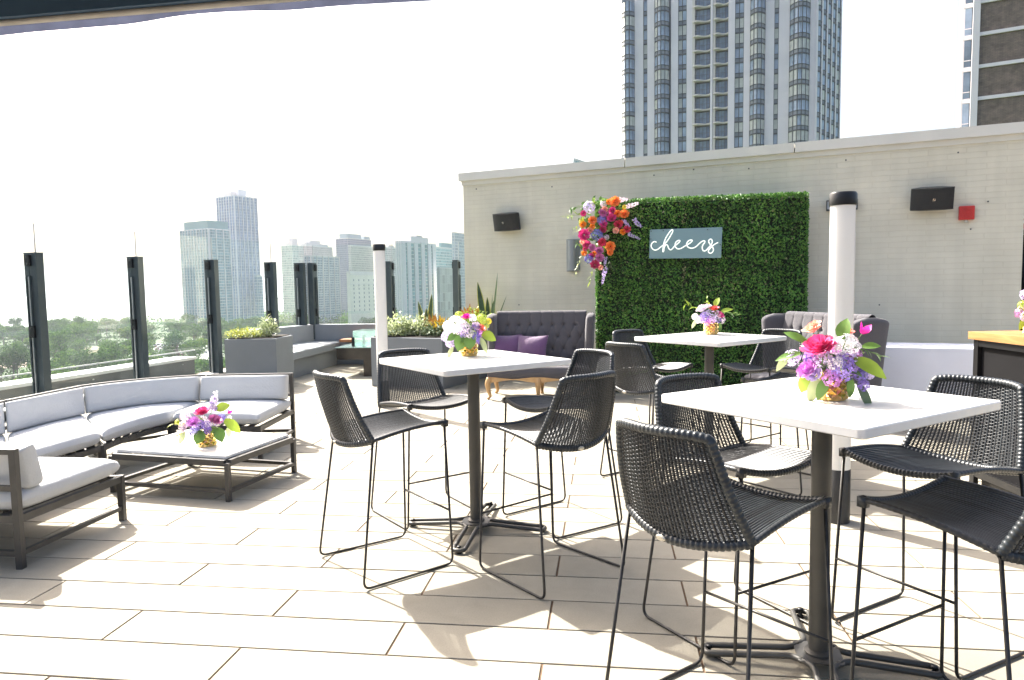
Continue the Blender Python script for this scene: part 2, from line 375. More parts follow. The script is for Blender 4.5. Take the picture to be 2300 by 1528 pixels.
def thing(name, label, cat, loc=(0, 0, 0), rz=0.0, group=None):
    o = bpy.data.objects.new(name, None); COL.objects.link(o); o.empty_display_size = .1
    o.location = loc; o.rotation_euler = (0, 0, rz); o['label'] = label; o['category'] = cat
    if group: o['group'] = group
    return o
def tag(o, label, cat, group=None):
    o['label'] = label; o['category'] = cat
    if group: o['group'] = group
    return o
def struct(o): o['kind'] = 'structure'; return o
def dup(root, label=None, loc=None, rz=None):
    r = root.copy(); COL.objects.link(r)
    if label: r['label'] = label
    if loc is not None: r.location = loc
    if rz is not None: r.rotation_euler = (0, 0, rz)
    for ch in KIDS(root):
        c = ch.copy(); COL.objects.link(c); c.parent = r
        for g in KIDS(ch):
            d = g.copy(); COL.objects.link(d); d.parent = c
    return r
_kids = {}
def KIDS(o):
    if o.name not in _kids: _kids[o.name] = list(o.children)
    return _kids[o.name]
def rot2(p, a): c, s_ = math.cos(a), math.sin(a); return Vector((p[0] * c - p[1] * s_, p[0] * s_ + p[1] * c, p[2] if len(p) > 2 else 0))
def round_path(pts, r, n=5):
    """polyline with its inner corners rounded"""
    pts = [Vector(p) for p in pts]; out = [pts[0]]
    for i in range(1, len(pts) - 1):
        a, b, c = pts[i - 1], pts[i], pts[i + 1]; u = (a - b); v = (c - b); q = min(r, u.length * .45, v.length * .45)
        p0 = b + u.normalized() * q; p1 = b + v.normalized() * q
        for k in range(n + 1): t = k / n; out.append(p0 * (1 - t) ** 2 + b * 2 * t * (1 - t) + p1 * t * t)
    out.append(pts[-1]); return out
def resample(pts, step):
    pts = [Vector(p) for p in pts]; out = [pts[0]]; acc = 0
    for a, b in zip(pts, pts[1:]):
        L = (b - a).length
        while acc + L >= step:
            t = (step - acc) / L if L else 0; a = a + (b - a) * t; out.append(a.copy()); L = (b - a).length; acc = 0
        acc += L
    if (out[-1] - pts[-1]).length > step * .3: out.append(pts[-1])
    return out
def spline(pts, n=8):
    P = [Vector(p) for p in pts]; P = [P[0] * 2 - P[1]] + P + [P[-1] * 2 - P[-2]]; out = []
    for i in range(1, len(P) - 2):
        for k in range(n):
            t = k / n; a, b, c, d = P[i - 1:i + 3]
            out.append(.5 * ((2 * b) + (c - a) * t + (2 * a - 5 * b + 4 * c - d) * t * t + (3 * b - a - 3 * c + d) * t ** 3))
    out.append(P[-2]); return out

# ------------------------------------------------------------------ light
SUN = Vector((-.637, .738, 1.0)).normalized()          # towards the sun
w = bpy.data.worlds.new('World'); SC.world = w; w.use_nodes = True
nt = w.node_tree; bg = nt.nodes['Background']
sky = nt.nodes.new('ShaderNodeTexSky'); sky.sky_type = 'NISHITA'; sky.sun_disc = False
sky.sun_elevation = math.asin(SUN.z); sky.sun_rotation = math.atan2(SUN.x, SUN.y)
sky.altitude = 180; sky.air_density = 1.0; sky.dust_density = 9.0; sky.ozone_density = 1.0
nt.links.new(sky.outputs[0], bg.inputs[0]); bg.inputs[1].default_value = 0.12
sl = bpy.data.lights.new('sun', 'SUN'); sl.energy = 4.8; sl.angle = math.radians(.55); sl.color = (1, .955, .88)
so = bpy.data.objects.new('sun', sl); COL.objects.link(so); so.rotation_euler = (-SUN).to_track_quat('-Z', 'Y').to_euler(); so.location = (-20, 20, 30)
SC.view_settings.view_transform = 'Standard'; SC.view_settings.look = 'None'
SC.view_settings.exposure = 1.75; SC.view_settings.gamma = 1.0
SC.cycles.use_denoising = True
SC.cycles.max_bounces = 8; SC.cycles.transparent_max_bounces = 16; SC.cycles.volume_bounces = 0
SC.cycles.sample_clamp_indirect = 8

# ------------------------------------------------------------------ the deck
DK = -.13
E1 = Vector((math.cos(DK), math.sin(DK), 0)); E2 = Vector((-math.sin(DK), math.cos(DK), 0))
def dk(a, b, z=0.0): return E1 * a + E2 * b + Vector((0, 0, z))
mb = MB(); TL, TW, gp = 1.285, .287, .010
for r in range(-12, 45):
    y0 = 2.745 + TW * r; off = -.906 if r % 2 == 0 else -.257
    for c in range(-7, 9):
        x0 = off + TL * c; ctr = dk(x0 + TL / 2, y0 + TW / 2)
        # the terrace ends at the glass screens on the left and far side
        lx = -4.62 + (ctr.y - 12) * .32 if ctr.y < 14.3 else -4
        if ctr.x < lx - 1.0 or ctr.y > 14.6 - .05 * ctr.x or ctr.x > 9: continue
        o = [dk(x0 + gp / 2, y0 + gp / 2), dk(x0 + TL - gp / 2, y0 + gp / 2), dk(x0 + TL - gp / 2, y0 + TW - gp / 2), dk(x0 + gp / 2, y0 + TW - gp / 2)]
        dz = rnd.uniform(-.0008, .0008)
        mb.prism(o, -.012, dz, .0015)
d = mb.build('terrace_floor', M['tile'], smooth=False); struct(d)
mb = MB(); mb.prism([(-8.6, -6), (12, -6), (12, 17), (-4.9, 17), (-5.75, 13.1), (-6.75, 9.0)], -.40, -.0055); s_ = mb.build('roof_slab', mat('slab', (.105, .065, .038), .95, var=.2, scale=5), smooth=False); struct(s_)

# ------------------------------------------------------------------ parapet, glass screens and posts
P1 = Vector((-5.94, 8.93, 0)); P4 = Vector((-4.50, 13.40, 0)); PD = (P4 - P1).normalized(); PS = (P4 - P1).length / 3; PN = Vector((PD.y, -PD.x, 0))
PC = Vector((-4.08, 14.25, 0)); P7 = Vector((-2.38, 14.10, 0)) + Vector((0, .1, 0)); QD = (Vector((-1.1, 13.85, 0)) - PC).normalized(); QN = Vector((QD.y, -QD.x, 0))
t = thing('outer_ledge', 'low roof ledge with a white top outside the left glass screens', 'ledge', (-6.4, 9, 0))
A = at_z(441, 801, .30); B = at_z(0, 869, .30); LD = (B - A).normalized(); LN = Vector((LD.y, -LD.x, 0))
if LN.x > 0: LN = -LN
B2 = A + LD * 9.0
mb = MB(); mb.prism([A, B2, B2 + LN * .42, A + LN * .42], .25, .30, .004); mb.build('ledge_top', M['ledge'], t, False, world=True)
mb = MB(); q = -LN * -.03; mb.prism([A + LN * .03 - LD * -.02, B2 + LN * .03, B2 + LN * .38, A + LN * .38 - LD * -.02], -.9, .25); mb.build('ledge_wall', M['darkmetal'], t, False, world=True)
mb = MB()
for k in range(9): c = A + LD * (.35 + k * 1.0) + LN * .026; mb.box((c.x, c.y, .19), (.02, .02, .02))
mb.bar(A + LN * .024 + Vector((0, 0, .12)), B2 + LN * .024 + Vector((0, 0, .12)), .012, .02); mb.build('flashing', M['alu'], t, False, world=True)
t = thing('screen_sill', 'low metal sill under the left glass screens behind the sofa', 'sill', tuple(P1))
a = P1 - PD * 6; b = P4 - PD * 1.2
mb = MB(); mb.bar(a + Vector((0, 0, .02)), b + Vector((0, 0, .02)), .16, .18); mb.build('sill_body', M['darkmetal'], t, False, world=True)
mb = MB(); mb.bar(a + Vector((0, 0, .122)), b + Vector((0, 0, .122)), .18, .02); mb.build('sill_cap', M['ledge'], t, False, world=True)

def screen_post(base, dr, zb, label, rod=True, h=2.0):
    t = thing('screen_post', label, 'post', tuple(base), math.atan2(dr.y, dr.x), 'dark posts of the glass windscreen')
    mb = MB(); mb.box((0, 0, (zb + h) / 2), (.10, .20, h - zb)); mb.box((0, 0, h + .006), (.105, .205, .012)); mb.build('post_body', M['post'], t, False)
    mb = MB()
    for s in (-1, 1): mb.box((s * .062, .065, (zb + h - .25) / 2), (.024, .014, h - zb - .3)); mb.box((s * .062, .0, (zb + h - .25) / 2), (.024, .014, h - zb - .3))
    mb.build('glass_track', M['post'], t, False)
    mb = MB()
    for s in (-1, 1): mb.box((s * .056, .033, (zb + h - .25) / 2), (.008, .022, h - zb - .32))
    mb.build('seal_strip', M['alu'], t, False)
    for z, hh in ((1.03, .15), (h - .085, .13)):
        for s in (-1, 1):
            mb = MB(); mb.box((s * .062, .022, z), (.034, .085, hh)); o = mb.build('clamp', M['bracket'], t, False)
            for dz in (-.045, .045): mb = MB(); mb.box((s * .080, .02, z + dz), (.008, .014, .014)); mb.build('bolt', M['bolt'], o, False)
    return t
posts = []
names = ['dark screen post nearest the camera, at the far left of the terrace', 'second dark screen post from the left, behind the curved sofa back', 'third dark screen post from the left, beside the corner of the planter', 'dark screen post right of the tall glass towers, behind the small planter']
for k in range(4):
    posts.append(screen_post(P1 + PD * PS * k, PD, .1 if k < 3 else .5, names[k]))
posts.append(screen_post(P1 - PD * PS, PD, .1, 'dark screen post beyond the left edge of the view'))
screen_post(PC - PD * .16 - QD * .03, PD, .5, 'left post of the dark pair at the corner of the glass screens')
screen_post(PC + QD * .13, QD, .5, 'right post of the dark pair at the corner of the glass screens')
screen_post(PC + QD * 1.72, QD, .5, 'dark screen post just right of the distant white light column')
screen_post(PC + QD * 3.05, QD, .5, 'dark screen post beside the left end of the brick wall')

v0 = Vector
def glass_panel(a, b, z0, z1, label, m='glass'):
    c = (a + b) / 2; dr = (b - a); L = dr.length
    nn_ = v0((-dr.y, dr.x, 0)).normalized() * .045; t = thing('glass_screen', label, 'glass screen', (c.x + nn_.x, c.y + nn_.y, 0), math.atan2(dr.y, dr.x), 'glass windscreen panels')
    mb = MB(); mb.box((0, .0, (z0 + 1.05) / 2), (L - .10, .012, 1.05 - z0)); mb.build('lower_pane', M[m], t, False)
    mb = MB(); mb.box((0, -.022, (1.0 + z1) / 2), (L - .10, .012, z1 - 1.0)); mb.build('upper_pane', M[m], t, False)
    for s in (-1,): mb = MB(); mb.box((s * (L / 2 - .047), -.022, (2.0 + z1) / 2), (.007, .016, z1 - 2.0)); mb.build('edge_trim', M['alu'], t, False)
    return t
G = ['clear glass screen left of the nearest dark post', 'clear glass screen between the first and second dark posts', 'clear glass screen between the second and third dark posts', 'clear glass screen in front of the tall glass towers', ]
for k in range(4): glass_panel(P1 + PD * PS * (k - 1), P1 + PD * PS * k, .15, 2.38, G[k])
glass_panel(P4, PC - PD * .12, .80, 2.36, 'narrow clear glass screen between the fourth post and the corner pair')
glass_panel(PC + QD * .10, PC + QD * 1.72, .82, 2.36, 'clear glass screen between the corner posts and the distant light column')
glass_panel(PC + QD * 1.72, PC + QD * 3.05, .82, 2.36, 'clear glass screen in front of the white tower with teal window stripes')
glass_panel(PC + QD * 3.05, PC + QD * 4.7, .82, 2.36, 'clear glass screen running behind the left end of the brick wall')

t = thing('corner_trim', 'thin pale metal strip between the paired corner posts', 'trim', tuple(PC), 0)
mb = MB(); mb.box((.035, -.02, 1.4), (.03, .03, 1.2)); mb.build('strip', M['alu'], t, False)
# grey parapet wall with the built in bench
t = thing('parapet_bench', 'grey rendered parapet corner with a built in bench beneath the glass screens', 'bench', (-3.9, 12.8, 0))
i0 = P1 + PD * PS * 2 + PD * .55; i1 = PC + PN * .0
fa = i0 + PN * .17; fb = PC + PN * .15 - PD * .05; fc = PC + QD * 5.0
mb = MB(); mb.prism([i0 - PN * .1, fa, fb + PN * .02, PC - PN * .1 + QD * -.0], 0, .79, .006)
cr = fb + PN * .02
qf = QN if QN.y < 0 else -QN
mb.prism([PC - qf * .1 + QD * -.1, cr - QD * .0, fc + qf * .17, fc - qf * .1], 0, .79 + .003, .006)
mb.build('parapet', M['parapet'], t, False, world=True)
s0 = Vector((-3.62, 11.62, 0)); s1 = Vector((-3.36, 14.0, 0)); bl = fa + Vector((0, 0, 0))
mb = MB(); mb.prism([fa + PD * .0 , s0, s1, cr + PN * .03], .33, .455, .006); mb.build('bench_seat', M['parapet'], t, False, world=True)
mb = MB(); mb.prism([fa + PD * .02 , s0 - PN * .03, s1 - PN * .05, cr + PN * .03], .457, .462); mb.build('seat_finish', M['benchtop'], t, False, world=True)
mb = MB(); mb.prism([fa, s0 - PN * .12, s1 - PN * .12, cr + PN * .03], 0, .33); mb.build('bench_base', M['parapet'], t, False, world=True)
s2 = Vector((-1.0, 13.6, 0))
mb = MB(); mb.prism([s1 + Vector((.02, -.1, 0)), s2, s2 + qf * -.3, cr + qf * .05], .34, .47, .006); mb.build('bench_seat', M['parapet'], t, False, world=True)
t = thing('wooden_bench_top', 'reddish wooden slab lying on the built in bench behind the fire table', 'wood slab', (-2.9, 13.5, .47))
mb = MB(); a = at_z(762, 766, .50); mb.prism([a, a + QD * 1.6, a + QD * 1.6 - qf * .42, a - qf * .42 + QD * .05], .475, .53, .006); mb.build('slab_board', mat('redwood', (.42, .17, .07), .6, var=.25, scale=6), t, False, world=True)

def planter(name, label, quad, h):
    c = sum(quad, Vector((0, 0, 0))) / 4
    t = thing(name, label, 'planter', (c.x, c.y, 0), 0, 'grey planters')
    inn = [q + (c - q).normalized() * .055 for q in quad]
    mb = MB(); mb.prism(quad, 0, h, .006); mb.build('planter_box', M['planter'], t, False, world=True)
    mb = MB(); mb.prism(inn, h + .001, h + .014); mb.build('soil', M['soil'], t, False, world=True)
    return t
v = Vector
planter('planter', 'small grey cube planter with yellow green mound beside the third screen post', [v((-4.34, 10.72, 0)), v((-3.57, 10.74, 0)), v((-3.55, 11.5, 0)), v((-4.3, 11.5, 0))], .765)
pq = [v((-2.16, 10.86, 0)), v((-1.02, 10.38, 0)), v((-.42, 11.75, 0)), v((-1.55, 12.25, 0))]
planter('planter', 'large grey box planter with mixed foliage left of the tufted loveseat', pq, .755)

# fire table with a glass guard
t = thing('fire_table', 'dark metal fire table with a glass guard behind the large planter', 'fire table', (-2.2, 12.4, 0), DK)
mb = MB(); mb.box((0, 0, .39), (1.5, .8, .2)); mb.build('table_frame', M['firebox'], t, False)
mb = MB(); mb.box((.18, -.0, .145), (.95, .72, .29)); mb.build('pedestal', M['firebox'], t, False)
mb = MB(); mb.box((0, 0, .4975), (1.54, .84, .012)); mb.build('glass_top', M['glasstop'], t, False)
gt = thing('glass_guard', 'frameless glass guard standing on the dark fire table', 'glass guard', (-2.2, 12.4, .504), DK)
mb = MB(); mb.box((0, -.26, .14), (1.0, .01, .26)); mb.box((0, .26, .14), (1.0, .01, .26)); mb.box((-.5, 0, .14), (.01, .5, .26)); mb.box((.5, 0, .14), (.01, .5, .26)); mb.build('guard_pane', M['glassgreen'], gt, False)
for x, y in ((-.5, -.26), (.0, -.26), (.5, -.26), (-.5, .26), (.5, .26)):
    mb = MB(); mb.box((x, y, .08), (.045, .03, .16)); mb.build('guard_clip', M['bracket'], gt, False)

# ------------------------------------------------------------------ light columns
def light_column(label, x, y, r=.075, h=1.98):
    t = thing('light_column', label, 'light column', (x, y, 0), 0, 'tall white light columns')
    mb = MB(); mb.lathe([(r, 0), (r, .335), (r - .004, .34)], 32); mb.build('column_base', M['basegrey'], t, auto=40)
    mb = MB(); mb.lathe([(r - .003, .34), (r - .003, h - .012)], 32); mb.build('diffuser', M['acrylic_white'], t, auto=40)
    mb = MB(); mb.lathe([(r + .003, h - .012), (r + .005, h), (r + .005, h + .055), (r - .002, h + .068), (r - .03, h + .071)], 32); o = mb.build('column_cap', M['blackmetal'], t, auto=40)
    return t
light_column('tall white light column with a black cap behind the front right table', 2.035, 4.40)
light_column('distant white light column in front of the glass screens and grey planter', -1.64, 8.95)

# ------------------------------------------------------------------ woven bar stool (heading +x)
def lerp(a, b, t): return a + (b - a) * t
JX, JY, JZ = -.17, .245, .742
def rear(t): return v((JX - .07 * (1 - t * t), JY * t, JZ - .038 * (1 - t * t)))
def topr(t): return v((-.285 - .05 * (1 - t * t), .182 * t, 1.070 - .012 * t ** 6))
def backS(t, s): p = rear(t).lerp(topr(t), s); p.x -= .012 * math.sin(PI * s); return p
def frnt(t): return v((.262 + .012 * (1 - t * t), .235 * t, .785 - .034 * (1 - t * t)))
def seatS(t, s):
    p = rear(t).lerp(frnt(t), s); p.z += .012 * math.sin(PI * s); return p
def rope(mb, pts, r, pitch=.017, amp=.17, seg=8):
    p = resample(pts, pitch / 4); mb.tube(p, r, seg, rf=lambda i: r * (1 + amp * (.9, .25, -1.1, .25)[i % 4]))
def make_stool(label, loc, deg, group):
    t = thing('bar_stool', label, 'bar stool', loc, math.radians(deg), group)
    NS = 33
    mb = MB()
    for i in range(NS):
        tt = -0.97 + 1.94 * i / (NS - 1); mb.tube([backS(tt, s / 8) for s in range(9)], .0042, 5, cap=False)
    for j in range(52):
        s = .01 + .98 * j / 51; ph = j % 2
        mb.tube([backS(-1 + 2 * k / 20, s) + v((.0036 * (1 if (k + ph) % 2 else -1), 0, 0)) for k in range(21)], .0022, 4, cap=False)
    top = [backS(1, s / 10) for s in range(9)] + [topr(.985), topr(.93)] + [topr(.93 - 1.86 * k / 14) for k in range(1, 14)] + [topr(-.93), topr(-.985)] + [backS(-1, s / 10) for s in range(8, -1, -1)]
    rope(mb, top, .0155, .017, .10)
    rope(mb, [rear(-1 + k / 10) for k in range(21)], .0175, .018, .10)
    b = mb.build('backrest', M['wicker'], t)
    mb = MB()
    for i in range(NS):
        tt = -0.97 + 1.94 * i / (NS - 1); mb.tube([seatS(tt, s / 7) for s in range(8)], .0052, 6, cap=False)
    for j in range(46):
        s = .01 + .98 * j / 45
        mb.tube([seatS(-1 + k / 8, s) - v((0, 0, .003)) for k in range(17)], .0034, 4, cap=False)
    for sg in (-1, 1): rope(mb, [seatS(sg, s / 12) for s in range(13)], .0105, .02, .05)
    rope(mb, [frnt(-1 + k / 10) for k in range(21)], .0135, .016, .11)
    for sg in (-1, 1): p = frnt(sg); mb.box((p.x, p.y, p.z - .008), (.03, .026, .035))
    mb.mi = 1; mb.grid(lambda a, b: seatS((a * 2 - 1) * .97, b * .97 + .015) - v((0, 0, .0015)), 18, 14)
    mb.build('seat', [M['wicker'], M['wickerflat']], t)
    for sg in (1, -1):
        pts = round_path([v((JX, JY * sg, JZ - .01)), v((-.265, .29 * sg, .008)), v((.272, .272 * sg, .008)), v((.258, .236 * sg, .77))], .045, 6)
        mb = MB(); mb.tube(pts, .0066, 8); mb.build('sled_leg', M['rod'], t)
    mb = MB(); mb.tube([v((.267, -.258, .30)), v((.267, .258, .30))], .006, 8); mb.build('footrest', M['rod'], t)
    mb = MB(); p = rear(.12); mb.lathe([(.02, 0), (.02, .003), (.012, .005)], 16)
    mb.v = [(p.x - .0195 - z, p.y + x, p.z + y * .5) for x, y, z in mb.v]; mb.build('badge', M['badge'], t)
    return t
stools = [
 ('woven black bar stool left of the left table, its backrest nearest the grey sofa', (-.723, 3.85), 36.6, 'A'),
 ('woven black bar stool behind the left table, in front of the large grey planter', (-.59, 4.70), -56, 'A'),
 ('woven black bar stool right of the left table, in front of the tufted loveseat', (.30, 4.508), -146, 'A'),
 ('woven black stool, near right of the left table, its badge towards the viewer', (.19, 3.70), 130, 'A'),
 ('woven black bar stool at the near left side of the far table by the hedge', (1.06, 5.42), 37, 'B'),
 ('woven black stool, far left of the far table, half hidden by another stool', (1.25, 6.40), -54, 'B'),
 ('woven black stool, far right of the far table, before the right loveseat', (2.20, 6.22), -143, 'B'),
 ('woven black stool, near right of the far table, behind the largest bouquet', (2.09, 5.27), 126, 'B'),
 ('largest woven black bar stool, at the near left side of the front right table', (.69, 2.36), 37.5, 'C'),
 ('woven black stool, far left of the front right table, partly under its top', (.96, 3.06), -61, 'C'),
 ('woven black stool, far right of the front right table, before the bar counter', (1.765, 2.94), -152, 'C'),
 ('woven black bar stool at the near right edge of the view, cut by the frame', (1.50, 2.22), 119, 'C')]
GR = {'A': 'stools around the left table', 'B': 'stools around the far table', 'C': 'stools around the front right table'}
s0_ = None
for lb, (x, y), a, g in stools:
    if s0_ is None: s0_ = make_stool(lb, (x, y, 0), a, GR[g])
    else: o = dup(s0_, lb, (x, y, 0), math.radians(a)); o['group'] = GR[g]

# ------------------------------------------------------------------ high tables
def rrect(a, b, r, n=5):
    out = []
    for cx, cy, a0 in ((a - r, b - r, 0), (-a + r, b - r, 90), (-a + r, -b + r, 180), (a - r, -b + r, 270)):
        for k in range(n + 1): t = math.radians(a0 + 90 * k / n); out.append((cx + r * math.cos(t), cy + r * math.sin(t)))
    return out
def make_table(label, loc, rz):
    t = thing('bar_table', label, 'bar table', loc, rz, 'square white high tables')
    mb = MB(); mb.prism(rrect(.435, .435, .022), 1.036, 1.07, .004); mb.build('tabletop', M['quartz'], t, auto=30)
    mb = MB(); mb.box((0, 0, 1.0295), (.30, .30, .012)); mb.build('mounting_plate', M['pole'], t, False)
    mb = MB(); mb.lathe([(.037, .065), (.0375, .5), (.037, 1.023)], 28); mb.lathe([(.052, .052), (.052, .06), (.04, .07)], 28); mb.build('pole', M['pole'], t, auto=40)
    mb = MB(); mb.prism(rrect(.085, .085, .02), .045, .053, .001)
    mb.v = [tuple(rot2(p, PI / 4)) for p in mb.v]; mb.build('base_plate', M['pole'], t, False)
    for k in range(4):
        a = PI / 4 + k * PI / 2
        pts = [v((.055, -.075, .045)), v((.10, -.034, .045)), v((.40, -.034, .024)), v((.425, -.03, .022)), v((.437, 0, .022)), v((.425, .03, .022)), v((.40, .034, .024)), v((.10, .034, .045)), v((.055, .075, .045))]
        pts = [rot2(p, a) for p in round_path(pts, .03, 5)]
        mb = MB(); mb.tube(pts, .0125, 10); o = mb.build('base_foot', M['pole'], t)
        c = rot2((.415, 0), a); mb = MB(); mb.lathe([(.016, 0), (.016, .01), (.008, .014), (.008, .034), (.014, .036), (.012, .042)], 12, (c.x, c.y, 0)); mb.build('leveller', M['bracket'], o)
    return t
TA, TB, TC = (-.2424, 4.36), (1.62, 5.83), (1.19, 2.71)
t0 = make_table('white square high table on the left, behind it the tufted loveseat', (*TA, 0), 2.953 - PI / 4)
dup(t0, 'smallest white square high table, farthest back in front of the hedge wall', (*TB, 0), 2.99 - PI / 4)
dup(t0, 'largest white square high table at the front right', (*TC, 0), 2.913 - PI / 4)

# ------------------------------------------------------------------ sofa modules
def poly_at(pl, u):
    k = u * (len(pl) - 1); i = min(int(k), len(pl) - 2); return pl[i].lerp(pl[i + 1], k - i)
def sofa_module(label, front, back, left_end=False, right_end=False):
    """front and back are equally long plan polylines, running the same way"""
    c = (front[0] + front[-1] + back[0] + back[-1]) / 4
    t = thing('sofa_module', label, 'sofa', (c.x, c.y, 0), 0, 'modules of the grey outdoor sofa')
    Z = lambda p, z: v((p.x, p.y, z))
    mb = MB()
    for pl in (front, back):
        for a, b in zip(pl, pl[1:]): mb.bar(Z(a, .278), Z(b, .278), .03, .042)
    for a, b in ((front[0], back[0]), (front[-1], back[-1])):
        mb.bar(Z(a, .278), Z(b, .278), .03, .042); mb.bar(Z(a, .085), Z(b, .085), .026, .026)
    for a, b in zip(back, back[1:]): mb.bar(Z(a, .085), Z(b, .085), .03, .03)
    for k in range(1, 8):
        mb.bar(Z(poly_at(front, k / 8), .29), Z(poly_at(back, k / 8), .29), .05, .01)
    mb.build('seat_frame', M['sofaframe'], t, False, world=True)
    for p in (front[0], front[-1]):
        mb = MB(); mb.box((p.x, p.y, .151), (.036, .036, .302)); mb.build('leg', M['sofaframe'], t, False, world=True)
    for p in (poly_at(back, .0 if left_end else .07), poly_at(back, 1.0 if right_end else .93)):
        mb = MB(); mb.box((p.x, p.y, .335), (.036, .036, .67)); mb.build('leg', M['sofaframe'], t, False, world=True)
    for z in (.655, .45):
        mb = MB()
        for a, b in zip(back, back[1:]): mb.bar(Z(a, z), Z(b, z), .03, .03)
        mb.build('back_rail', M['sofaframe'], t, False, world=True)
    # cushions
    def P(u, vv):
        f = poly_at(front, .004 + u * .992); b = poly_at(back, .004 + u * .992); q = f.lerp(b, -.012 + vv * .985); return v((q.x, q.y, .365))
    mb = MB(); mb.pillow(P, lambda a, b: v((0, 0, 1)), .062, 26, 14, 12, .30, .014); mb.build('seat_cushion', M['fabric'], t, world=True)
    def inw(u): f = poly_at(front, u); b = poly_at(back, u); d = (f - b); return d / d.length
    def P2(u, vv):
        uu = u; b = poly_at(back, uu); d = inw(uu); o = b + d * (.10 + .055 * (1 - vv)); return v((o.x, o.y, .428 + .235 * vv))
    def N2(u, vv): d = inw(u); return v((d.x * .97, d.y * .97, .2))
    mb = MB(); mb.pillow(P2, N2, .072, 30, 12, 14, .24, .014); mb.build('back_cushion', M['fabric'], t, world=True)
    return t
ia, ib, oa, ob = v((-3.27, 5.59, 0)), v((-3.13, 6.42, 0)), v((-3.93, 6.45, 0)), v((-3.09, 7.12, 0))
mid = (oa + ob) / 2 + v((-.62, .78, 0)).normalized() * .12; mi = (ia + ib) / 2 + v((-.9, .3, 0)).normalized() * .05
def arc3(a, m, b, n=9):
    c = m * 2 - (a + b) / 2
    return [a * (1 - t) ** 2 + c * 2 * t * (1 - t) + b * t * t for t in [k / (n - 1) for k in range(n)]]
sofa_module('curved corner section of the grey outdoor sofa, between two straight sections', arc3(ia, mi, ib), arc3(oa, mid, ob))
g = v((.03, -.01, 0))
sofa_module('straight grey sofa section right of the curved corner, beside the small planter', [ib + v((.04, -.02, 0)), v((-2.26, 6.26, 0))], [ob + v((.02, 0, 0)), v((-2.23, 7.13, 0))], right_end=True)
sofa_module('straight grey sofa section left of the curved corner, under the nearest screen post', [v((-3.42, 4.72, 0)), ia + v((-.004, -.014, 0))], [v((-4.04, 5.62, 0)), oa + v((-.0, -.012, 0))])
sofa_module('grey sofa section farthest left, mostly cut by the edge of the view', [v((-3.55, 3.9, 0)), v((-3.422, 4.705, 0))], [v((-4.15, 4.6, 0)), v((-4.042, 5.605, 0))])
sofa_module('nearest grey sofa section with its back to the viewer, at the left edge', [v((-3.45, 4.76, 0)), v((-2.61, 4.64, 0))], [v((-3.57, 3.95, 0)), v((-2.73, 3.83, 0))], True, True)

# coffee table
c0, cr_, cl = v((-2.04, 5.01, 0)), v((-1.83, 5.80, 0)), v((-3.03, 5.30, 0))
cb = cr_ + (cl - c0); cc = (c0 + cb) / 2; ang = math.atan2((c0 - cl).y, (c0 - cl).x); a_, b_ = (c0 - cl).length / 2, (cr_ - c0).length / 2
t = thing('coffee_table', 'low coffee table with a white top on a dark frame between the sofas', 'coffee table', (cc.x, cc.y, 0), ang)
mb = MB(); mb.prism(rrect(a_ - .025, b_ - .025, .008, 2), .302, .326, .003); mb.build('tabletop', M['quartz'], t, False)
for x in (-1, 1):
    for y in (-1, 1): mb = MB(); mb.box((x * a_, y * b_, .14), (.032, .032, .28)); mb.build('leg', M['sofaframe'], t, False)
mb = MB()
for z, h in ((.279, .044), (.075, .026)):
    for y in (-1, 1): mb.box((0, y * b_, z), (2 * a_ - .037, .034, h)); mb.box((y * a_, 0, z), (.034, 2 * b_ - .037, h))
mb.box((0, 0, .295), (2 * a_ - .04, .06, .012)); mb.box((0, .3, .295), (2 * a_ - .04, .04, .012)); mb.box((0, -.3, .295), (2 * a_ - .04, .04, .012))
mb.build('table_frame', M['sofaframe'], t, False)

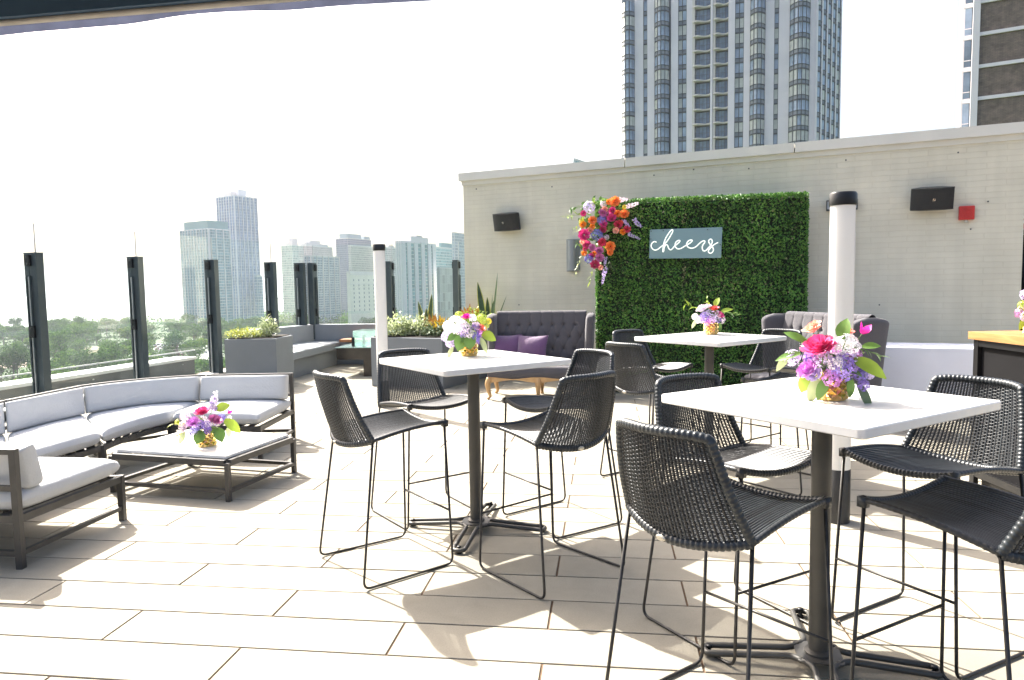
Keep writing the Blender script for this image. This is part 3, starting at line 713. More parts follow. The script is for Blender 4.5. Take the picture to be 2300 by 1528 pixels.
# ------------------------------------------------------------------ tufted loveseats (facing -y locally, base at the front legs' middle)
def loveseat(label, loc, rz, W=1.36):
    t = thing('tufted_loveseat', label, 'loveseat', loc, rz, 'tufted grey loveseats')
    hw = W / 2; D = .60
    nx, rows = 7, [.96, .80, .64, .50]
    btn = []
    for r, z in enumerate(rows):
        n = nx if r % 2 == 0 else nx + 1
        for k in range(n):
            x = (k - (n - 1) / 2) * .155; btn.append((x, z))
    def dep(x, z):
        s = 0
        for bx, bz in btn:
            d2 = (x - bx) ** 2 + (z - bz) ** 2
            if d2 < .03: s = max(s, math.exp(-math.sqrt(d2) / .021))
        # creases along the diagonals joining the buttons
        cz = 0
        if z > rows[0]:
            q = ((x / .155) + 0) % 1; q = min(q, 1 - q) * .155; cz = math.exp(-q / .009) * .6
        elif z > rows[-1]:
            for r in range(3):
                if rows[r + 1] <= z <= rows[r]:
                    f = (rows[r] - z) / (rows[r] - rows[r + 1]); o = 0 if r % 2 == 0 else .5
                    for sg in (1, -1):
                        q = (x / .155 + o + sg * f * .5) % 1; q = min(q, 1 - q) * .155; cz = max(cz, math.exp(-q / .008) * .42)
        return .05 * s + .022 * cz * (1 - s)
    # back: front surface tufted, top rolled over
    mb = MB()
    def fb(u, s):
        x = (u * 2 - 1) * (hw - .06)
        if s < .8: z = .40 + s / .8 * .70; y = .46 + .10 * (s / .8); y += dep(x, z) - .035 * math.sin(PI * min(1, s / .8)) ; return (x, y, z)
        a = (s - .8) / .2 * PI * .95; dd = dep(x, 1.09) * (1 - (s - .8) / .2)
        return (x, .56 + .055 * (1 - math.cos(a)) * 1.0 + dd * .6, 1.10 + (.055 - dd * .5) * math.sin(a))
    mb.grid(fb, 150, 96); mb.grid(lambda u, s: ((u * 2 - 1) * (hw - .06), .675 - .02 * s, .30 + .8 * s), 4, 2, True)
    back = mb.build('backrest', M['tuft'], t)
    mb = MB()
    for bx, bz in btn:
        s = (bz - .40) / .70; mb.lathe([(.001, .0), (.010, .001), (.013, .005), (.010, .010)], 8, cap=False)
        n0 = len(mb.v) - 32; yy = .46 + .10 * s - .035 * math.sin(PI * s) + .040
        for i in range(n0, len(mb.v)): x, y, z = mb.v[i]; mb.v[i] = (bx + x, yy - z, bz + y)
    mb.build('button', M['button'], back); KB = KIDS
    # wings
    for sg in (-1, 1):
        mb = MB()
        def fw(u, s, sg=sg):
            # u round the section, s up
            z = .38 + s * .78; k = 1 - max(0, (s - .86) / .14) ** 2 * .9
            ang = u * 2 * PI; depth = (.19 + .05 * s) * (1 if s < .86 else k ** .5); th = .062 * (1 if s < .86 else k ** .5)
            cx, sn = math.cos(ang), math.sin(ang)
            e = lambda q: math.copysign(abs(q) ** .55, q)
            return (sg * (hw - .025 + .03 * s * s) + th * e(cx), .50 + .03 * s + depth * e(sn), z if s < .86 else .38 + .86 * .78 + math.sqrt(max(0, 1 - (1 - (s - .86) / .14 - 1) ** 2)) * 0 + (s - .86) * .55)
        mb.grid(fw, 32, 26, sg < 0)
        mb.build('wing', M['tuft'], t)
    # seat
    mb = MB(); mb.pillow(lambda a, b: v(((a * 2 - 1) * (hw + .0), .02 + .60 * b, .355)), lambda a, b: v((0, 0, 1)), .085, 40, 16, 14, .28, .012); mb.build('seat', M['tuft'], t)
    # wooden scalloped apron and legs
    def ap(z0, u): return .262 - .035 * abs(math.sin(u * 2 * PI)) ** .7 * 0 - .02 * (1 - math.cos(u * 4 * PI)) * -.5
    for yy in (.035, .575):
        mb = MB(); n = 48; w0 = len(mb.v)
        for i in range(n + 1):
            u = i / n; x = (u * 2 - 1) * (hw - .015); up_ = .29 + .012 * math.cos(u * 4 * PI); lo = .245 + .018 * math.cos((u * 2 % 1) * 2 * PI) * -1 - .0
            for p in ((x, yy - .016, lo), (x, yy - .016, up_), (x, yy + .016, up_), (x, yy + .016, lo)): mb.v.append(p)
        for i in range(n):
            a = w0 + i * 4; b = a + 4
            for k in range(4): mb.face(a + k, b + k, b + (k + 1) % 4, a + (k + 1) % 4)
        mb.face(w0, w0 + 1, w0 + 2, w0 + 3); mb.face(*[len(mb.v) - 4 + q for q in (3, 2, 1, 0)])
        mb.build('apron', M['ash'], t, auto=40)
    mb = MB()
    for sg in (-1, 1): mb.bar((sg * (hw - .03), .04, .265), (sg * (hw - .03), .57, .265), .03, .045)
    mb.build('side_rail', M['ash'], t, False)
    for x, y in ((-hw + .03, .04), (0, .04), (hw - .03, .04), (-hw + .05, .56), (0, .56), (hw - .05, .56)):
        f = (-1 if y < .3 else 1); sx = (-1 if x < -.1 else (1 if x > .1 else 0))
        pts = [v((x, y, .28)), v((x + sx * .022, y + f * .022, .21)), v((x + sx * .012, y + f * .014, .12)), v((x - sx * .004, y - f * .002, .055)), v((x + sx * .022, y + f * .02, .008))]
        mb = MB(); p = spline(pts, 6); rr = [.042, .038, .028, .021, .022]; n = len(p)
        mb.tube(p, [lerp(rr[min(int(i / (n - 1) * 4), 3)], rr[min(int(i / (n - 1) * 4), 3) + 1], (i / (n - 1) * 4) % 1 if i < n - 1 else 1) for i in range(n)], 10)
        mb.build('leg', M['ash'], t)
    return t
l1 = loveseat('grey button tufted loveseat with two purple pillows, left of the hedge wall', (.33, 9.27, 0), math.radians(-8))
l2 = dup(l1, 'grey button tufted loveseat right of the hedge wall, behind the light column', (2.92, 7.70, 0), math.radians(-71))

def pillow(label, loc, rz, tilt):
    t = thing('throw_pillow', label, 'pillow', loc, rz, 'purple velvet pillows')
    mb = MB()
    def P(u, vv):
        a, b = u * 2 - 1, vv * 2 - 1; k = 1 - .10 * (1 - a * a) * abs(b) ** 2 ; k2 = 1 - .10 * (1 - b * b) * a * a
        return v((a * .225 * k2, 0, .215 + b * .205 * k))
    mb.pillow(P, lambda a, b: v((0, 1, 0)), .075, 18, 18, 2.2, .75)
    o = mb.build('pillow_cover', M['purple'], t)
    mb2 = MB(); e = [(0, k / 10) for k in range(10)] + [(k / 10, 1) for k in range(10)] + [(1, 1 - k / 10) for k in range(10)] + [(1 - k / 10, 0) for k in range(10)]
    mb2.tube([P(a, b) for a, b in e], .004, 6, closed=True); o2 = mb2.build('piping', M['purple'], t)
    t.rotation_euler = (tilt, 0, rz); return t
RL = Matrix.Rotation(math.radians(-8), 3, 'Z'); base = v((.33, 9.27, 0))
p = base + RL @ v((-.47, .33, .43)); pillow('purple pillow at the left end of the tufted loveseat', tuple(p), math.radians(-2), -.22)
p = base + RL @ v((-.13, .27, .43)); pillow('purple pillow right of the other one on the tufted loveseat', tuple(p), math.radians(-20), -.30)

# ------------------------------------------------------------------ painted brick wall
WL = v((-.7725, 12.0, 0)); WR = v((6.245, 8.74, 0)); WD = (WR - WL).normalized(); WN = v((WD.y, -WD.x, 0)); WLen = (WR - WL).length; WA = math.atan2(WD.y, WD.x)
if WN.y > 0: WN = -WN
t = thing('brick_wall', 'long beige painted brick wall with a pale metal coping', 'wall', tuple(WL), WA)
mb = MB(); mb.box((WLen / 2 + .0, 2.0, 1.59), (WLen, 4.0, 3.18)); mb.build('brickwork', M['paintbrick'], t, False)
mb = MB(); mb.box((WLen / 2, 2.0, 3.205), (WLen + .04, 4.04, .07)); mb.build('trim_band', M['coping'], t, False)
for a, b in ((0, .36), (.362, .66), (.662, 1.0)):
    mb = MB(); mb.box((lerp(-.05, WLen + .05, (a + b) / 2), 2.0, 3.305), ((WLen + .1) * (b - a), 4.14, .13)); mb.build('coping', M['coping'], t, False)
def on_wall(x, y, off=0.0): return at_plane(x, y, WL + WN * off, WN)
def wl(p): d = p - WL; return (d.dot(WD), d.z)     # along the wall, height

def wall_thing(name, label, cat, px, py, off=.0):
    p = on_wall(px, py, off); return thing(name, label, cat, tuple(p), WA)
# speakers: local x along wall, -y out of the wall
def speaker(label, px, py, yaw):
    # curved front grille between two end cheeks
    t = wall_thing('wall_speaker', label, 'speaker', px, py, .14); t['group'] = 'black wall speakers'; t.rotation_euler = (math.radians(12), 0, WA + yaw)
    prof = lambda z: .105 * math.sqrt(max(0, 1 - (abs(z) / .185) ** 3))
    W2, H2 = .235, .13
    mb = MB()
    def f(u, s):
        a = (u * 2 - 1) * 1.15; x = W2 * math.sin(a) / math.sin(1.15); y = -.105 * (math.cos(a) - math.cos(1.15)) / (1 - math.cos(1.15)) ** .0 * 1.0
        z = (s * 2 - 1) * H2 * (1 - .10 * math.exp(-((x) / .09) ** 2)) ; return (x, y * 1.0, z)
    mb.grid(f, 24, 8); mb.build('grille', M['speaker'], t, auto=50)
    mb = MB(); pts = []
    for k in range(25):
        p = f(k / 24, .5); pts.append((p[0] * 1.02, p[1] + .006))
    n0 = len(mb.v)
    for x, y in pts: mb.v.append((x, y, -H2 * 1.05)); mb.v.append((x, y + .0, -H2 * 1.0))
    mb.prism([(x, y) for x, y in pts] + [(.12, .14), (-.12, .14)], -H2 - .008, H2 * -1 + .002)
    mb.prism([(x, y) for x, y in pts] + [(.12, .14), (-.12, .14)], H2 - .002 - .004, H2 + .008)
    mb.prism([(x, y + .012) for x, y in pts] + [(.12, .139), (-.12, .139)], -H2, H2 - .008)
    mb.v = mb.v; mb.build('cabinet', M['speakercase'], t, False)
    mb = MB(); mb.box((0, -.112 + .0, .0), (.028, .016, .03)); mb.build('logo_plate', M['bolt'], t, False)
    mb = MB(); mb.box((.004, -.1215, .004), (.006, .003, .018)); mb.box((-.005, -.1215, -.004), (.006, .003, .012)); mb.build('logo_mark', M['black'], t, False)
    mb = MB(); mb.bar((0, .10, 0), (0, .17, 0), .06, .08); mb.build('wall_bracket', M['blackmetal'], t, False)
    return t
speaker('black curved loudspeaker at the left end of the painted brick wall', 1137, 499, math.radians(-3))
speaker('black curved loudspeaker beside the red alarm box on the brick wall', 2094, 447, math.radians(4))
# grey half round sconce
t = wall_thing('wall_sconce', 'grey half round wall sconce half hidden by the flower garland', 'wall lamp', 1288, 574)
mb = MB(); mb.prism([(.1 * math.cos(PI + k * PI / 14), .1 * math.sin(PI + k * PI / 14)) for k in range(15)], -.235, .235); mb.build('lamp_shade', M['greysconce'], t, auto=40)
mb = MB(); mb.box((0, -.006, 0), (.22, .012, .5)); mb.build('back_plate', M['greysconce'], t, False)
# red alarm
t = wall_thing('alarm_box', 'red fire alarm box right of the black loudspeaker on the brick wall', 'alarm', 2170, 479)
mb = MB(); mb.prism(rrect(.084, .030, .006, 2), -.085, .085, .006); mb.v = [(x, y - .032, z) for x, y, z in mb.v]; mb.build('alarm_case', M['red'], t, False)
mb = MB(); 
for k in range(9): mb.box((0, -.0635, -.05 + k * .0125), (.11, .004, .005))
mb.build('grille', M['red'], t, False)
mb = MB(); mb.lathe([(.018, -.12), (.018, -.086)], 12, (0, -.03, 0)); mb.build('conduit_stub', M['cream'], t)
# twin flood lamp behind the column and small conduit
t = wall_thing('flood_lamp', 'dark twin flood lamp on the brick wall behind the white column', 'wall lamp', 1891, 462)
for s in (-1, 1):
    mb = MB(); mb.prism(rrect(.055, .045, .01, 2), -.07, .07, .006); mb.v = [(x + s * .135, y - .07, z) for x, y, z in mb.v]; o = mb.build('lamp_head', M['darkmetal'], t, False)
    mb = MB(); mb.box((s * .135, -.117, 0), (.08, .004, .10)); mb.build('lens', mat('lens', (.35, .38, .4), .15), o, False)
mb = MB(); mb.box((0, -.02, 0), (.16, .04, .12)); mb.build('junction_box', M['darkmetal'], t, False)
t = wall_thing('conduit_cover', 'narrow beige conduit cover on the wall behind the white column', 'conduit', 1916, 565)
mb = MB(); mb.box((0, -.02, 0), (.06, .04, .48)); mb.build('cover', M['coping'], t, False)
# tiny wall anchors
t = thing('anchor_bolts', 'small dark bolts dotted below the coping of the brick wall', 'bolts', tuple(WL), WA)
mb = MB()
for px, py in ((1469, 394), (1558, 381), (1682, 379), (1900, 360), (1955, 333), (2152, 343), (2219, 453), (1240, 420), (2180, 515), (1975, 685), (1166, 685), (1300, 560), (1070, 425)):
    a, z = wl(on_wall(px, py)); mb.box((a, -.006, z), (.016, .012, .016))
mb.build('bolt', M['darkmetal'], t, False)

# ------------------------------------------------------------------ hedge wall
HL = v((1.20, 9.88, 0)); HR = v((3.83, 9.30, 0)); HD = (HR - HL).normalized(); HN = v((HD.y, -HD.x, 0)); HW = (HR - HL).length; HA = math.atan2(HD.y, HD.x); HH = 2.64
if HN.y > 0: HN = -HN
def on_hedge(x, y, off=0.0): return at_plane(x, y, HL + HN * off, HN)
t = thing('hedge_wall', 'tall artificial boxwood hedge panel standing before the brick wall', 'hedge', tuple(HL), HA)
mb = MB(); mb.box((HW / 2, .13, HH / 2 - .02), (HW + .01, .2, HH - .05)); mb.build('backing', M['hedgeback'], t, False)
mb = MB()
def hleaf(x, y, z, n):
    n = v(n); d = v((rnd.gauss(0, 1), rnd.gauss(0, 1), rnd.gauss(0, 1))); d = (d - n * d.dot(n) * .6 + n * .35).normalized()
    s = d.cross(v((rnd.gauss(0, 1), rnd.gauss(0, 1), rnd.gauss(0, 1)))).normalized(); L = rnd.uniform(.022, .038); W = L * .36
    b = v((x, y, z)); i = len(mb.v); mb.v += [tuple(b), tuple(b + d * L * .5 + s * W), tuple(b + d * L), tuple(b + d * L * .5 - s * W)]; mb.face(i, i + 1, i + 2, i + 3)
for k in range(38000):
    x = rnd.uniform(-.02, HW + .02); z = rnd.uniform(0, HH)
    cl = math.sin(x * 31 + math.sin(z * 17) * 2) * math.sin(z * 29 + math.cos(x * 13) * 2)
    seam = .012 if abs((x % .5) - .25) < .012 or abs((z % .5) - .25) < .01 else 0
    mb.mi = 1 if rnd.random() < (.5 if abs(x - HW * .43) < .025 and math.sin(z * 9) > -.3 else .035 + .10 * (math.sin(x * 2.3 + 1) * math.sin(z * 3.1) > .75)) else 0
    hleaf(x, rnd.uniform(-.02, .05) - .014 * cl + seam, z, (0, -1, 0)); mb.mi = 0
for k in range(6000):
    s = rnd.choice((0, 1)); hleaf(-.02 if s else HW + .02, rnd.uniform(0, .22), rnd.uniform(0, HH), (-1 if s else 1, 0, 0))
for k in range(5200): hleaf(rnd.uniform(0, HW), rnd.uniform(-.02, .24), HH + rnd.uniform(-.03, .012), (0, -.2, 1))
mb.build('leaves', [M['leafdark'], M['leaffaded']], t, False)

# ------------------------------------------------------------------ sign
SA = at_plane(1460, 516, HL + HN * .06, HN); SB = on_hedge(1622.6, 510.4, .06); SCn = on_hedge(1619.6, 579.6, .06); SD = on_hedge(1457.8, 581.3, .06)
c = (SA + SB + SCn + SD) / 4
t = thing('neon_sign', 'clear acrylic sign with white neon script reading cheers, on the hedge', 'sign', tuple(c), HA)
mb = MB(); q = [HN * -.004, HN * .004]
for off in q:
    for p in (SA, SB, SCn, SD): mb.vert(p + off - c)
mb.face(4, 5, 6, 7); mb.face(3, 2, 1, 0)
for k in range(4): mb.face(k, (k + 1) % 4, 4 + (k + 1) % 4, 4 + k)
R_ = Matrix.Rotation(-HA, 3, 'Z'); mb.v = [tuple(R_ @ v(p)) for p in mb.v]
m_, nt_, b_ = new_mat('acrylic_pane'); nt_.nodes.remove(b_)
d1 = N(nt_, 'ShaderNodeBsdfDiffuse'); d1.inputs[0].default_value = (.36, .52, .56, 1); d2 = N(nt_, 'ShaderNodeBsdfTransparent'); d2.inputs[0].default_value = (.8, .95, .95, 1)
d3 = N(nt_, 'ShaderNodeBsdfGlossy'); d3.inputs['Roughness'].default_value = .12
a1 = N(nt_, 'ShaderNodeMixShader'); a1.inputs[0].default_value = .50; a2 = N(nt_, 'ShaderNodeMixShader'); a2.inputs[0].default_value = .10
nt_.links.new(d1.outputs[0], a1.inputs[1]); nt_.links.new(d2.outputs[0], a1.inputs[2]); nt_.links.new(a1.outputs[0], a2.inputs[1]); nt_.links.new(d3.outputs[0], a2.inputs[2]); nt_.links.new(a2.outputs[0], nt_.nodes['Material Output'].inputs[0])
mb.build('acrylic_panel', m_, t, False)
SCR = [[(400, 625), (345, 608), (290, 640), (258, 705), (272, 765), (315, 812), (370, 828), (430, 808), (490, 760), (548, 716), (600, 672), (650, 620), (705, 548), (765, 450), (812, 362), (818, 315), (795, 303), (755, 338), (695, 420), (635, 520), (595, 625), (575, 740), (560, 845), (568, 875), (584, 840), (592, 775), (620, 712), (655, 685), (688, 715), (708, 775), (745, 818), (785, 812), (830, 765), (880, 712), (935, 668), (985, 625), (1005, 588), (975, 578), (925, 598), (885, 650), (880, 720), (910, 775), (965, 798), (1035, 782), (1105, 740), (1175, 698), (1245, 660), (1300, 615), (1322, 580), (1285, 566), (1225, 588), (1182, 648), (1185, 712), (1225, 760), (1290, 778), (1365, 768), (1435, 725), (1500, 662), (1560, 612), (1615, 588), (1648, 600), (1635, 645), (1598, 695), (1580, 760), (1592, 825), (1635, 852), (1685, 828), (1735, 772), (1790, 715), (1828, 655), (1838, 595), (1815, 550), (1780, 548), (1748, 580), (1752, 630), (1785, 680), (1825, 725), (1862, 785), (1862, 850), (1825, 898), (1778, 908), (1740, 878), (1748, 825), (1800, 765), (1860, 708), (1925, 662), (1990, 632)]]
mb = MB()
for st in SCR:
    pts = [R_ @ (on_hedge(1440 + x / 11.5, 490 + y / 11.5, .085) - c) for x, y in st]; mb.tube(spline(pts, 4), .0072, 8)
nn = mb.build('neon_script', M['neon'], t)
mb = MB()
for x, y in ((262, 340), (250, 545), (1715, 300), (2040, 690), (575, 330)):
    p = R_ @ (on_hedge(1440 + x / 11.5, 490 + y / 11.5, .066) - c); mb.box(tuple(p), (.012, .012, .012))
mb.build('standoff', M['blackmetal'], t, False)

# ------------------------------------------------------------------ flowers
def frame_of(n):
    n = v(n).normalized(); a = n.orthogonal().normalized(); return a, n.cross(a), n
def f_rose(mb, c, n, r, layers=5, open_=1.0):
    a, b, n = frame_of(n); c = v(c); ph = rnd.uniform(0, 6)
    for L in range(layers):
        q = (L + 1) / layers; np_ = 3 + L; R = r * (.16 + .84 * q ** 1.1); H = r * (.95 - .35 * q)
        for k in range(np_):
            th = ph + L * 1.1 + 2 * PI * k / np_; wd = 2 * PI / np_ * .72; base = len(mb.v)
            for i in range(5):
                u = i / 4 * 2 - 1
                for j in range(4):
                    s = j / 3; rr = R * (.35 + .65 * s ** .6) * (1 + .12 * q * (s > .9)) * (1 - .06 * u * u); hh = H * s * (1 - .16 * u * u * s) - r * .25 * q - (.12 * r * q * open_ if s > .9 else 0)
                    t_ = th + wd * u * (.55 + .45 * math.sin(PI * min(s + .25, 1)))
                    mb.v.append(tuple(c + a * (math.cos(t_) * rr) + b * (math.sin(t_) * rr) + n * hh))
            for i in range(4):
                for j in range(3): p = base + i * 4 + j; mb.face(p, p + 4, p + 5, p + 1)
def f_hyd(mb, c, n, r, cnt=70):
    a, b, n = frame_of(n); c = v(c)
    for k in range(cnt):
        z = 1 - 1.75 * (k + .5) / cnt; ph = k * 2.39996 + rnd.uniform(-.2, .2); q = math.sqrt(max(0, 1 - z * z))
        d = (a * math.cos(ph) * q + b * math.sin(ph) * q + n * z).normalized(); rr = r * rnd.uniform(.86, 1.05); p = c + d * rr * .82
        e1, e2, _ = frame_of(d + v((rnd.gauss(0, .2), rnd.gauss(0, .2), rnd.gauss(0, .2)))); s = r * rnd.uniform(.17, .23); o = rnd.uniform(0, 2)
        for m in range(4):
            t1 = o + m * PI / 2; x = e1 * math.cos(t1) + e2 * math.sin(t1); y = e1 * -math.sin(t1) + e2 * math.cos(t1); i = len(mb.v)
            mb.v += [tuple(p), tuple(p + x * s * .6 - y * s * .42 + d * s * .2), tuple(p + x * s * 1.05 + d * s * .12), tuple(p + x * s * .6 + y * s * .42 + d * s * .2)]; mb.face(i, i + 1, i + 2, i + 3)
def f_stock(mb, c, d, L, r):
    c = v(c); d = v(d).normalized(); a, b, _ = frame_of(d); n = max(8, int(L / r * 5))
    for k in range(n):
        t_ = k / n; ph = k * 2.4 + rnd.uniform(-.5, .5); rr = r * (1 - .5 * t_) * rnd.uniform(.7, 1.25); p = c + d * (L * t_ + rnd.uniform(-.3, .3) * r) + (a * math.cos(ph) + b * math.sin(ph)) * rr * .75
        f_rose(mb, p, (a * math.cos(ph) + b * math.sin(ph)) + d * .3, rr * .5, 2)
def f_dahlia(mb, c, n, r):
    a, b, n = frame_of(n); c = v(c)
    for L in range(6):
        q = (L + 1) / 6; cnt = 7 + L * 3
        for k in range(cnt):
            ph = 2 * PI * (k + .5 * (L % 2)) / cnt; d = a * math.cos(ph) + b * math.sin(ph); el = (1 - q) * 1.2 + .05; dd = d * math.cos(el) + n * math.sin(el)
            mb.leaf(c + n * r * .15, dd, n, r * (.45 + .6 * q), r * .24, -.25, 2)
def f_orchid(mb, c, n, r):
    a, b, n = frame_of(n); c = v(c)
    for k in range(3): ph = k * 2.1; mb.leaf(c, (a * math.cos(ph) + b * math.sin(ph) + n * .7), n, r * 1.3, r * 1.1, -.5, 3)
def flower(parent, kind, col, c, n, r, extra=None):
    mb = MB()
    if kind == 'rose': f_rose(mb, c, n, r, 6 if r > .035 else 4)
    elif kind == 'bud': f_rose(mb, c, n, r, 3, 0)
    elif kind == 'hydrangea': f_hyd(mb, c, n, r)
    elif kind == 'stock': f_stock(mb, c, n, extra or r * 3, r)
    elif kind == 'dahlia': f_dahlia(mb, c, n, r)
    elif kind == 'orchid': f_orchid(mb, c, n, r)
    return mb.build({'bud': 'rose_bud'}.get(kind, kind), M['f_' + col], parent)
def sprig(mb, a, b, n=7, L=.05, W=.022, side=None):
    a, b = v(a), v(b); d = (b - a); mb.tube([a, a.lerp(b, .5) + v((0, 0, .05 * d.length)), b], .0013, 4, cap=False)
    for k in range(n):
        t_ = (k + .6) / n; p = a.lerp(b, t_) + v((0, 0, .1 * d.length * t_ * (1 - t_) * 2)); s = v((rnd.gauss(0, 1), rnd.gauss(0, 1), rnd.gauss(0, .8))).normalized()
        mb.leaf(p, d.normalized() * .7 + s * .8, v((0, 0, 1)), L * rnd.uniform(.7, 1.1), W * rnd.uniform(.8, 1.1), .25, 2)

def vase(parent, r=.055, h=.105, taper=0.0):
    mb = MB(); nr, ns = 7, 20; rings = []
    prof = [(.80, 0.0), (1.0, .10)]
    rings.append([v((r * .86 * math.cos(2 * PI * k / ns), r * .86 * math.sin(2 * PI * k / ns), 0)) for k in range(ns)])
    for j in range(nr):
        z = .10 + .9 * j / (nr - 1) ; rb = r * (1 - taper * z) * (1 - .10 * max(0, (z - .75)) / .25)
        rings.append([v((rb * (1.10 if (k + j) % 2 else .90) * math.cos(2 * PI * k / ns), rb * (1.10 if (k + j) % 2 else .90) * math.sin(2 * PI * k / ns), z * h)) for k in range(ns)])
    rings.append([v((r * .80 * (1 - taper) * math.cos(2 * PI * k / ns), r * .80 * (1 - taper) * math.sin(2 * PI * k / ns), h * 1.02)) for k in range(ns)])
    rings.append([v((r * .72 * (1 - taper) * math.cos(2 * PI * k / ns), r * .72 * (1 - taper) * math.sin(2 * PI * k / ns), h * .7)) for k in range(ns)])
    for j, rg in enumerate(rings): mb.v += [tuple(p) for p in rg]
    for j in range(len(rings) - 1):
        for k in range(ns):
            a = j * ns + k; b = j * ns + (k + 1) % ns; c_ = a + ns; d_ = b + ns
            if (k + j) % 2: mb.face(a, b, c_); mb.face(b, d_, c_)
            else: mb.face(a, b, d_); mb.face(a, d_, c_)
    mb.face(*reversed(range(ns))); mb.face(*[len(mb.v) - ns + k for k in range(ns)])
    return mb.build('vase', M['gold'], parent, False)

def bouquet(label, loc, blooms, leaves, sprigs, seed, r=.055, h=.105, taper=0.0, sc=1.0):
    """blooms in (right, up, towards viewer) metres from the vase foot"""
    global rnd
    old = rnd; rnd = random.Random(seed)
    to = v((-loc[0], -loc[1], 0)).normalized(); rt = v((-to.y, to.x, 0))
    if rt.x < 0: rt = -rt
    ang = math.atan2(rt.y, rt.x)
    t = thing('flower_arrangement', label, 'flowers', loc, ang, 'flower arrangements in gold vases')
    V = lambda a, b, c_: v((a, -c_, b))
    vase(t, r, h, taper)
    mid = V(0, h * 1.1, 0)
    for b in blooms:
        k, col, a, u, f, rr = b[:6]; p = V(a, u, f); n = (p - mid); n = n + v((0, -.35 * n.length, .1)); ex = None
        if k == 'stock': n = (p - mid) + v((0, 0, .05)); ex = rr * 3.4
        flower(t, k, col, p, n, rr, ex)
    mb = MB()
    for b in blooms:
        p = V(*b[2:5]); mb.tube([V(0, h * .8, 0), p], .0016, 4, cap=False)
    mb.build('stems', M['stem'], t)
    for (a, u, f, da, du, df, L, W, m) in leaves:
        mb = MB(); d = V(da, du, df); mb.leaf(V(a, u, f), d, V(-du * .2, .6, .8), L, W, .35, 5); mb.build('leaf', M[m], t)
    for (a, u, f, a2, u2, f2, n, L, W, m) in sprigs:
        mb = MB(); sprig(mb, V(a, u, f), V(a2, u2, f2), n, L, W); mb.build('leaf_sprig', M[m], t)
    # filler greens among the blooms
    mb = MB()
    for k in range(17):
        ph = rnd.uniform(0, 6.28); el = rnd.uniform(-.1, 1.2); d = v((math.cos(ph) * math.cos(el), math.sin(ph) * math.cos(el), math.sin(el)))
        mb.leaf(mid + d * .03 * sc, d, v((0, 0, 1)), rnd.uniform(.07, .105) * sc, rnd.uniform(.03, .05) * sc, .25, 4)
    mb.build('foliage', M['leaf'], t)
    for k in range(9):
        mb = MB(); ph = k * .7 + rnd.uniform(-.2, .2); d = v((math.cos(ph), math.sin(ph), rnd.uniform(.1, 1.1))).normalized(); f_hyd(mb, mid + d * .085 * sc, d, .040 * sc, 44)
        mb.build('hydrangea', M['f_' + rnd.choice(('purple', 'lilac', 'orchid', 'blush'))], t)
    rnd = old; return t
tC = at_z(1868, 897, 1.0705)
bouquet('largest bouquet, hot pink rose over purple blooms, gold vase on the front right table', tuple(tC),
 [('rose', 'rose', -.045, .20, .055, .060), ('rose', 'peach', -.072, .262, .0, .034), ('bud', 'peach', -.060, .283, .0, .02), ('hydrangea', 'white', .048, .205, .03, .052), ('hydrangea', 'white', .02, .15, .085, .024),
  ('hydrangea', 'purple', .035, .125, .055, .062), ('hydrangea', 'orchid', .0, .09, .075, .040), ('rose', 'orchid', -.085, .115, .055, .038), ('rose', 'lilac', -.06, .10, .07, .03), ('hydrangea', 'lilac', -.138, .155, .02, .036), ('hydrangea', 'violet', -.075, .16, .03, .03),
  ('hydrangea', 'violet', .095, .10, .035, .030), ('hydrangea', 'purple', .105, .062, .05, .026), ('hydrangea', 'lilac', .125, .10, .02, .020), ('orchid', 'magenta', .098, .248, .0, .032), ('bud', 'coral', .055, .255, .0, .018), ('bud', 'white', -.09, .205, .02, .018), ('hydrangea', 'green', -.065, .225, .01, .02), ('rose', 'mauve', .075, .16, .04, .024)],
 [(-.09, .215, .02, -.9, .6, .2, .085, .032, 'leaf'), (.03, .23, .02, .12, 1, .1, .075, .055, 'leaf'), (.07, .16, .06, .9, -.35, .3, .12, .055, 'leaflime'), (-.11, .175, .04, -1, -.15, .2, .09, .03, 'leaf'), (-.15, .165, .03, -.7, -.8, .2, .075, .03, 'leafpale'),
  (.085, .07, .05, .55, -.85, .3, .11, .034, 'leafgreyg'), (-.05, .09, .07, -.25, -1, .2, .10, .045, 'leafpale'), (-.08, .10, .05, -.35, -1, .2, .075, .05, 'leaflime'), (-.02, .09, .08, -.3, -.9, .3, .085, .04, 'leaf'), (.06, .09, .06, .1, -1, .2, .07, .03, 'leaf'), (.10, .2, .0, .8, .2, 0, .06, .03, 'leaf')],
 [(.07, .2, .02, .165, .165, .0, 7, .035, .012, 'leaf'), (-.06, .21, .02, -.13, .24, .0, 4, .03, .012, 'leaf')], 11)
tA = at_z(1053, 799, 1.0705)
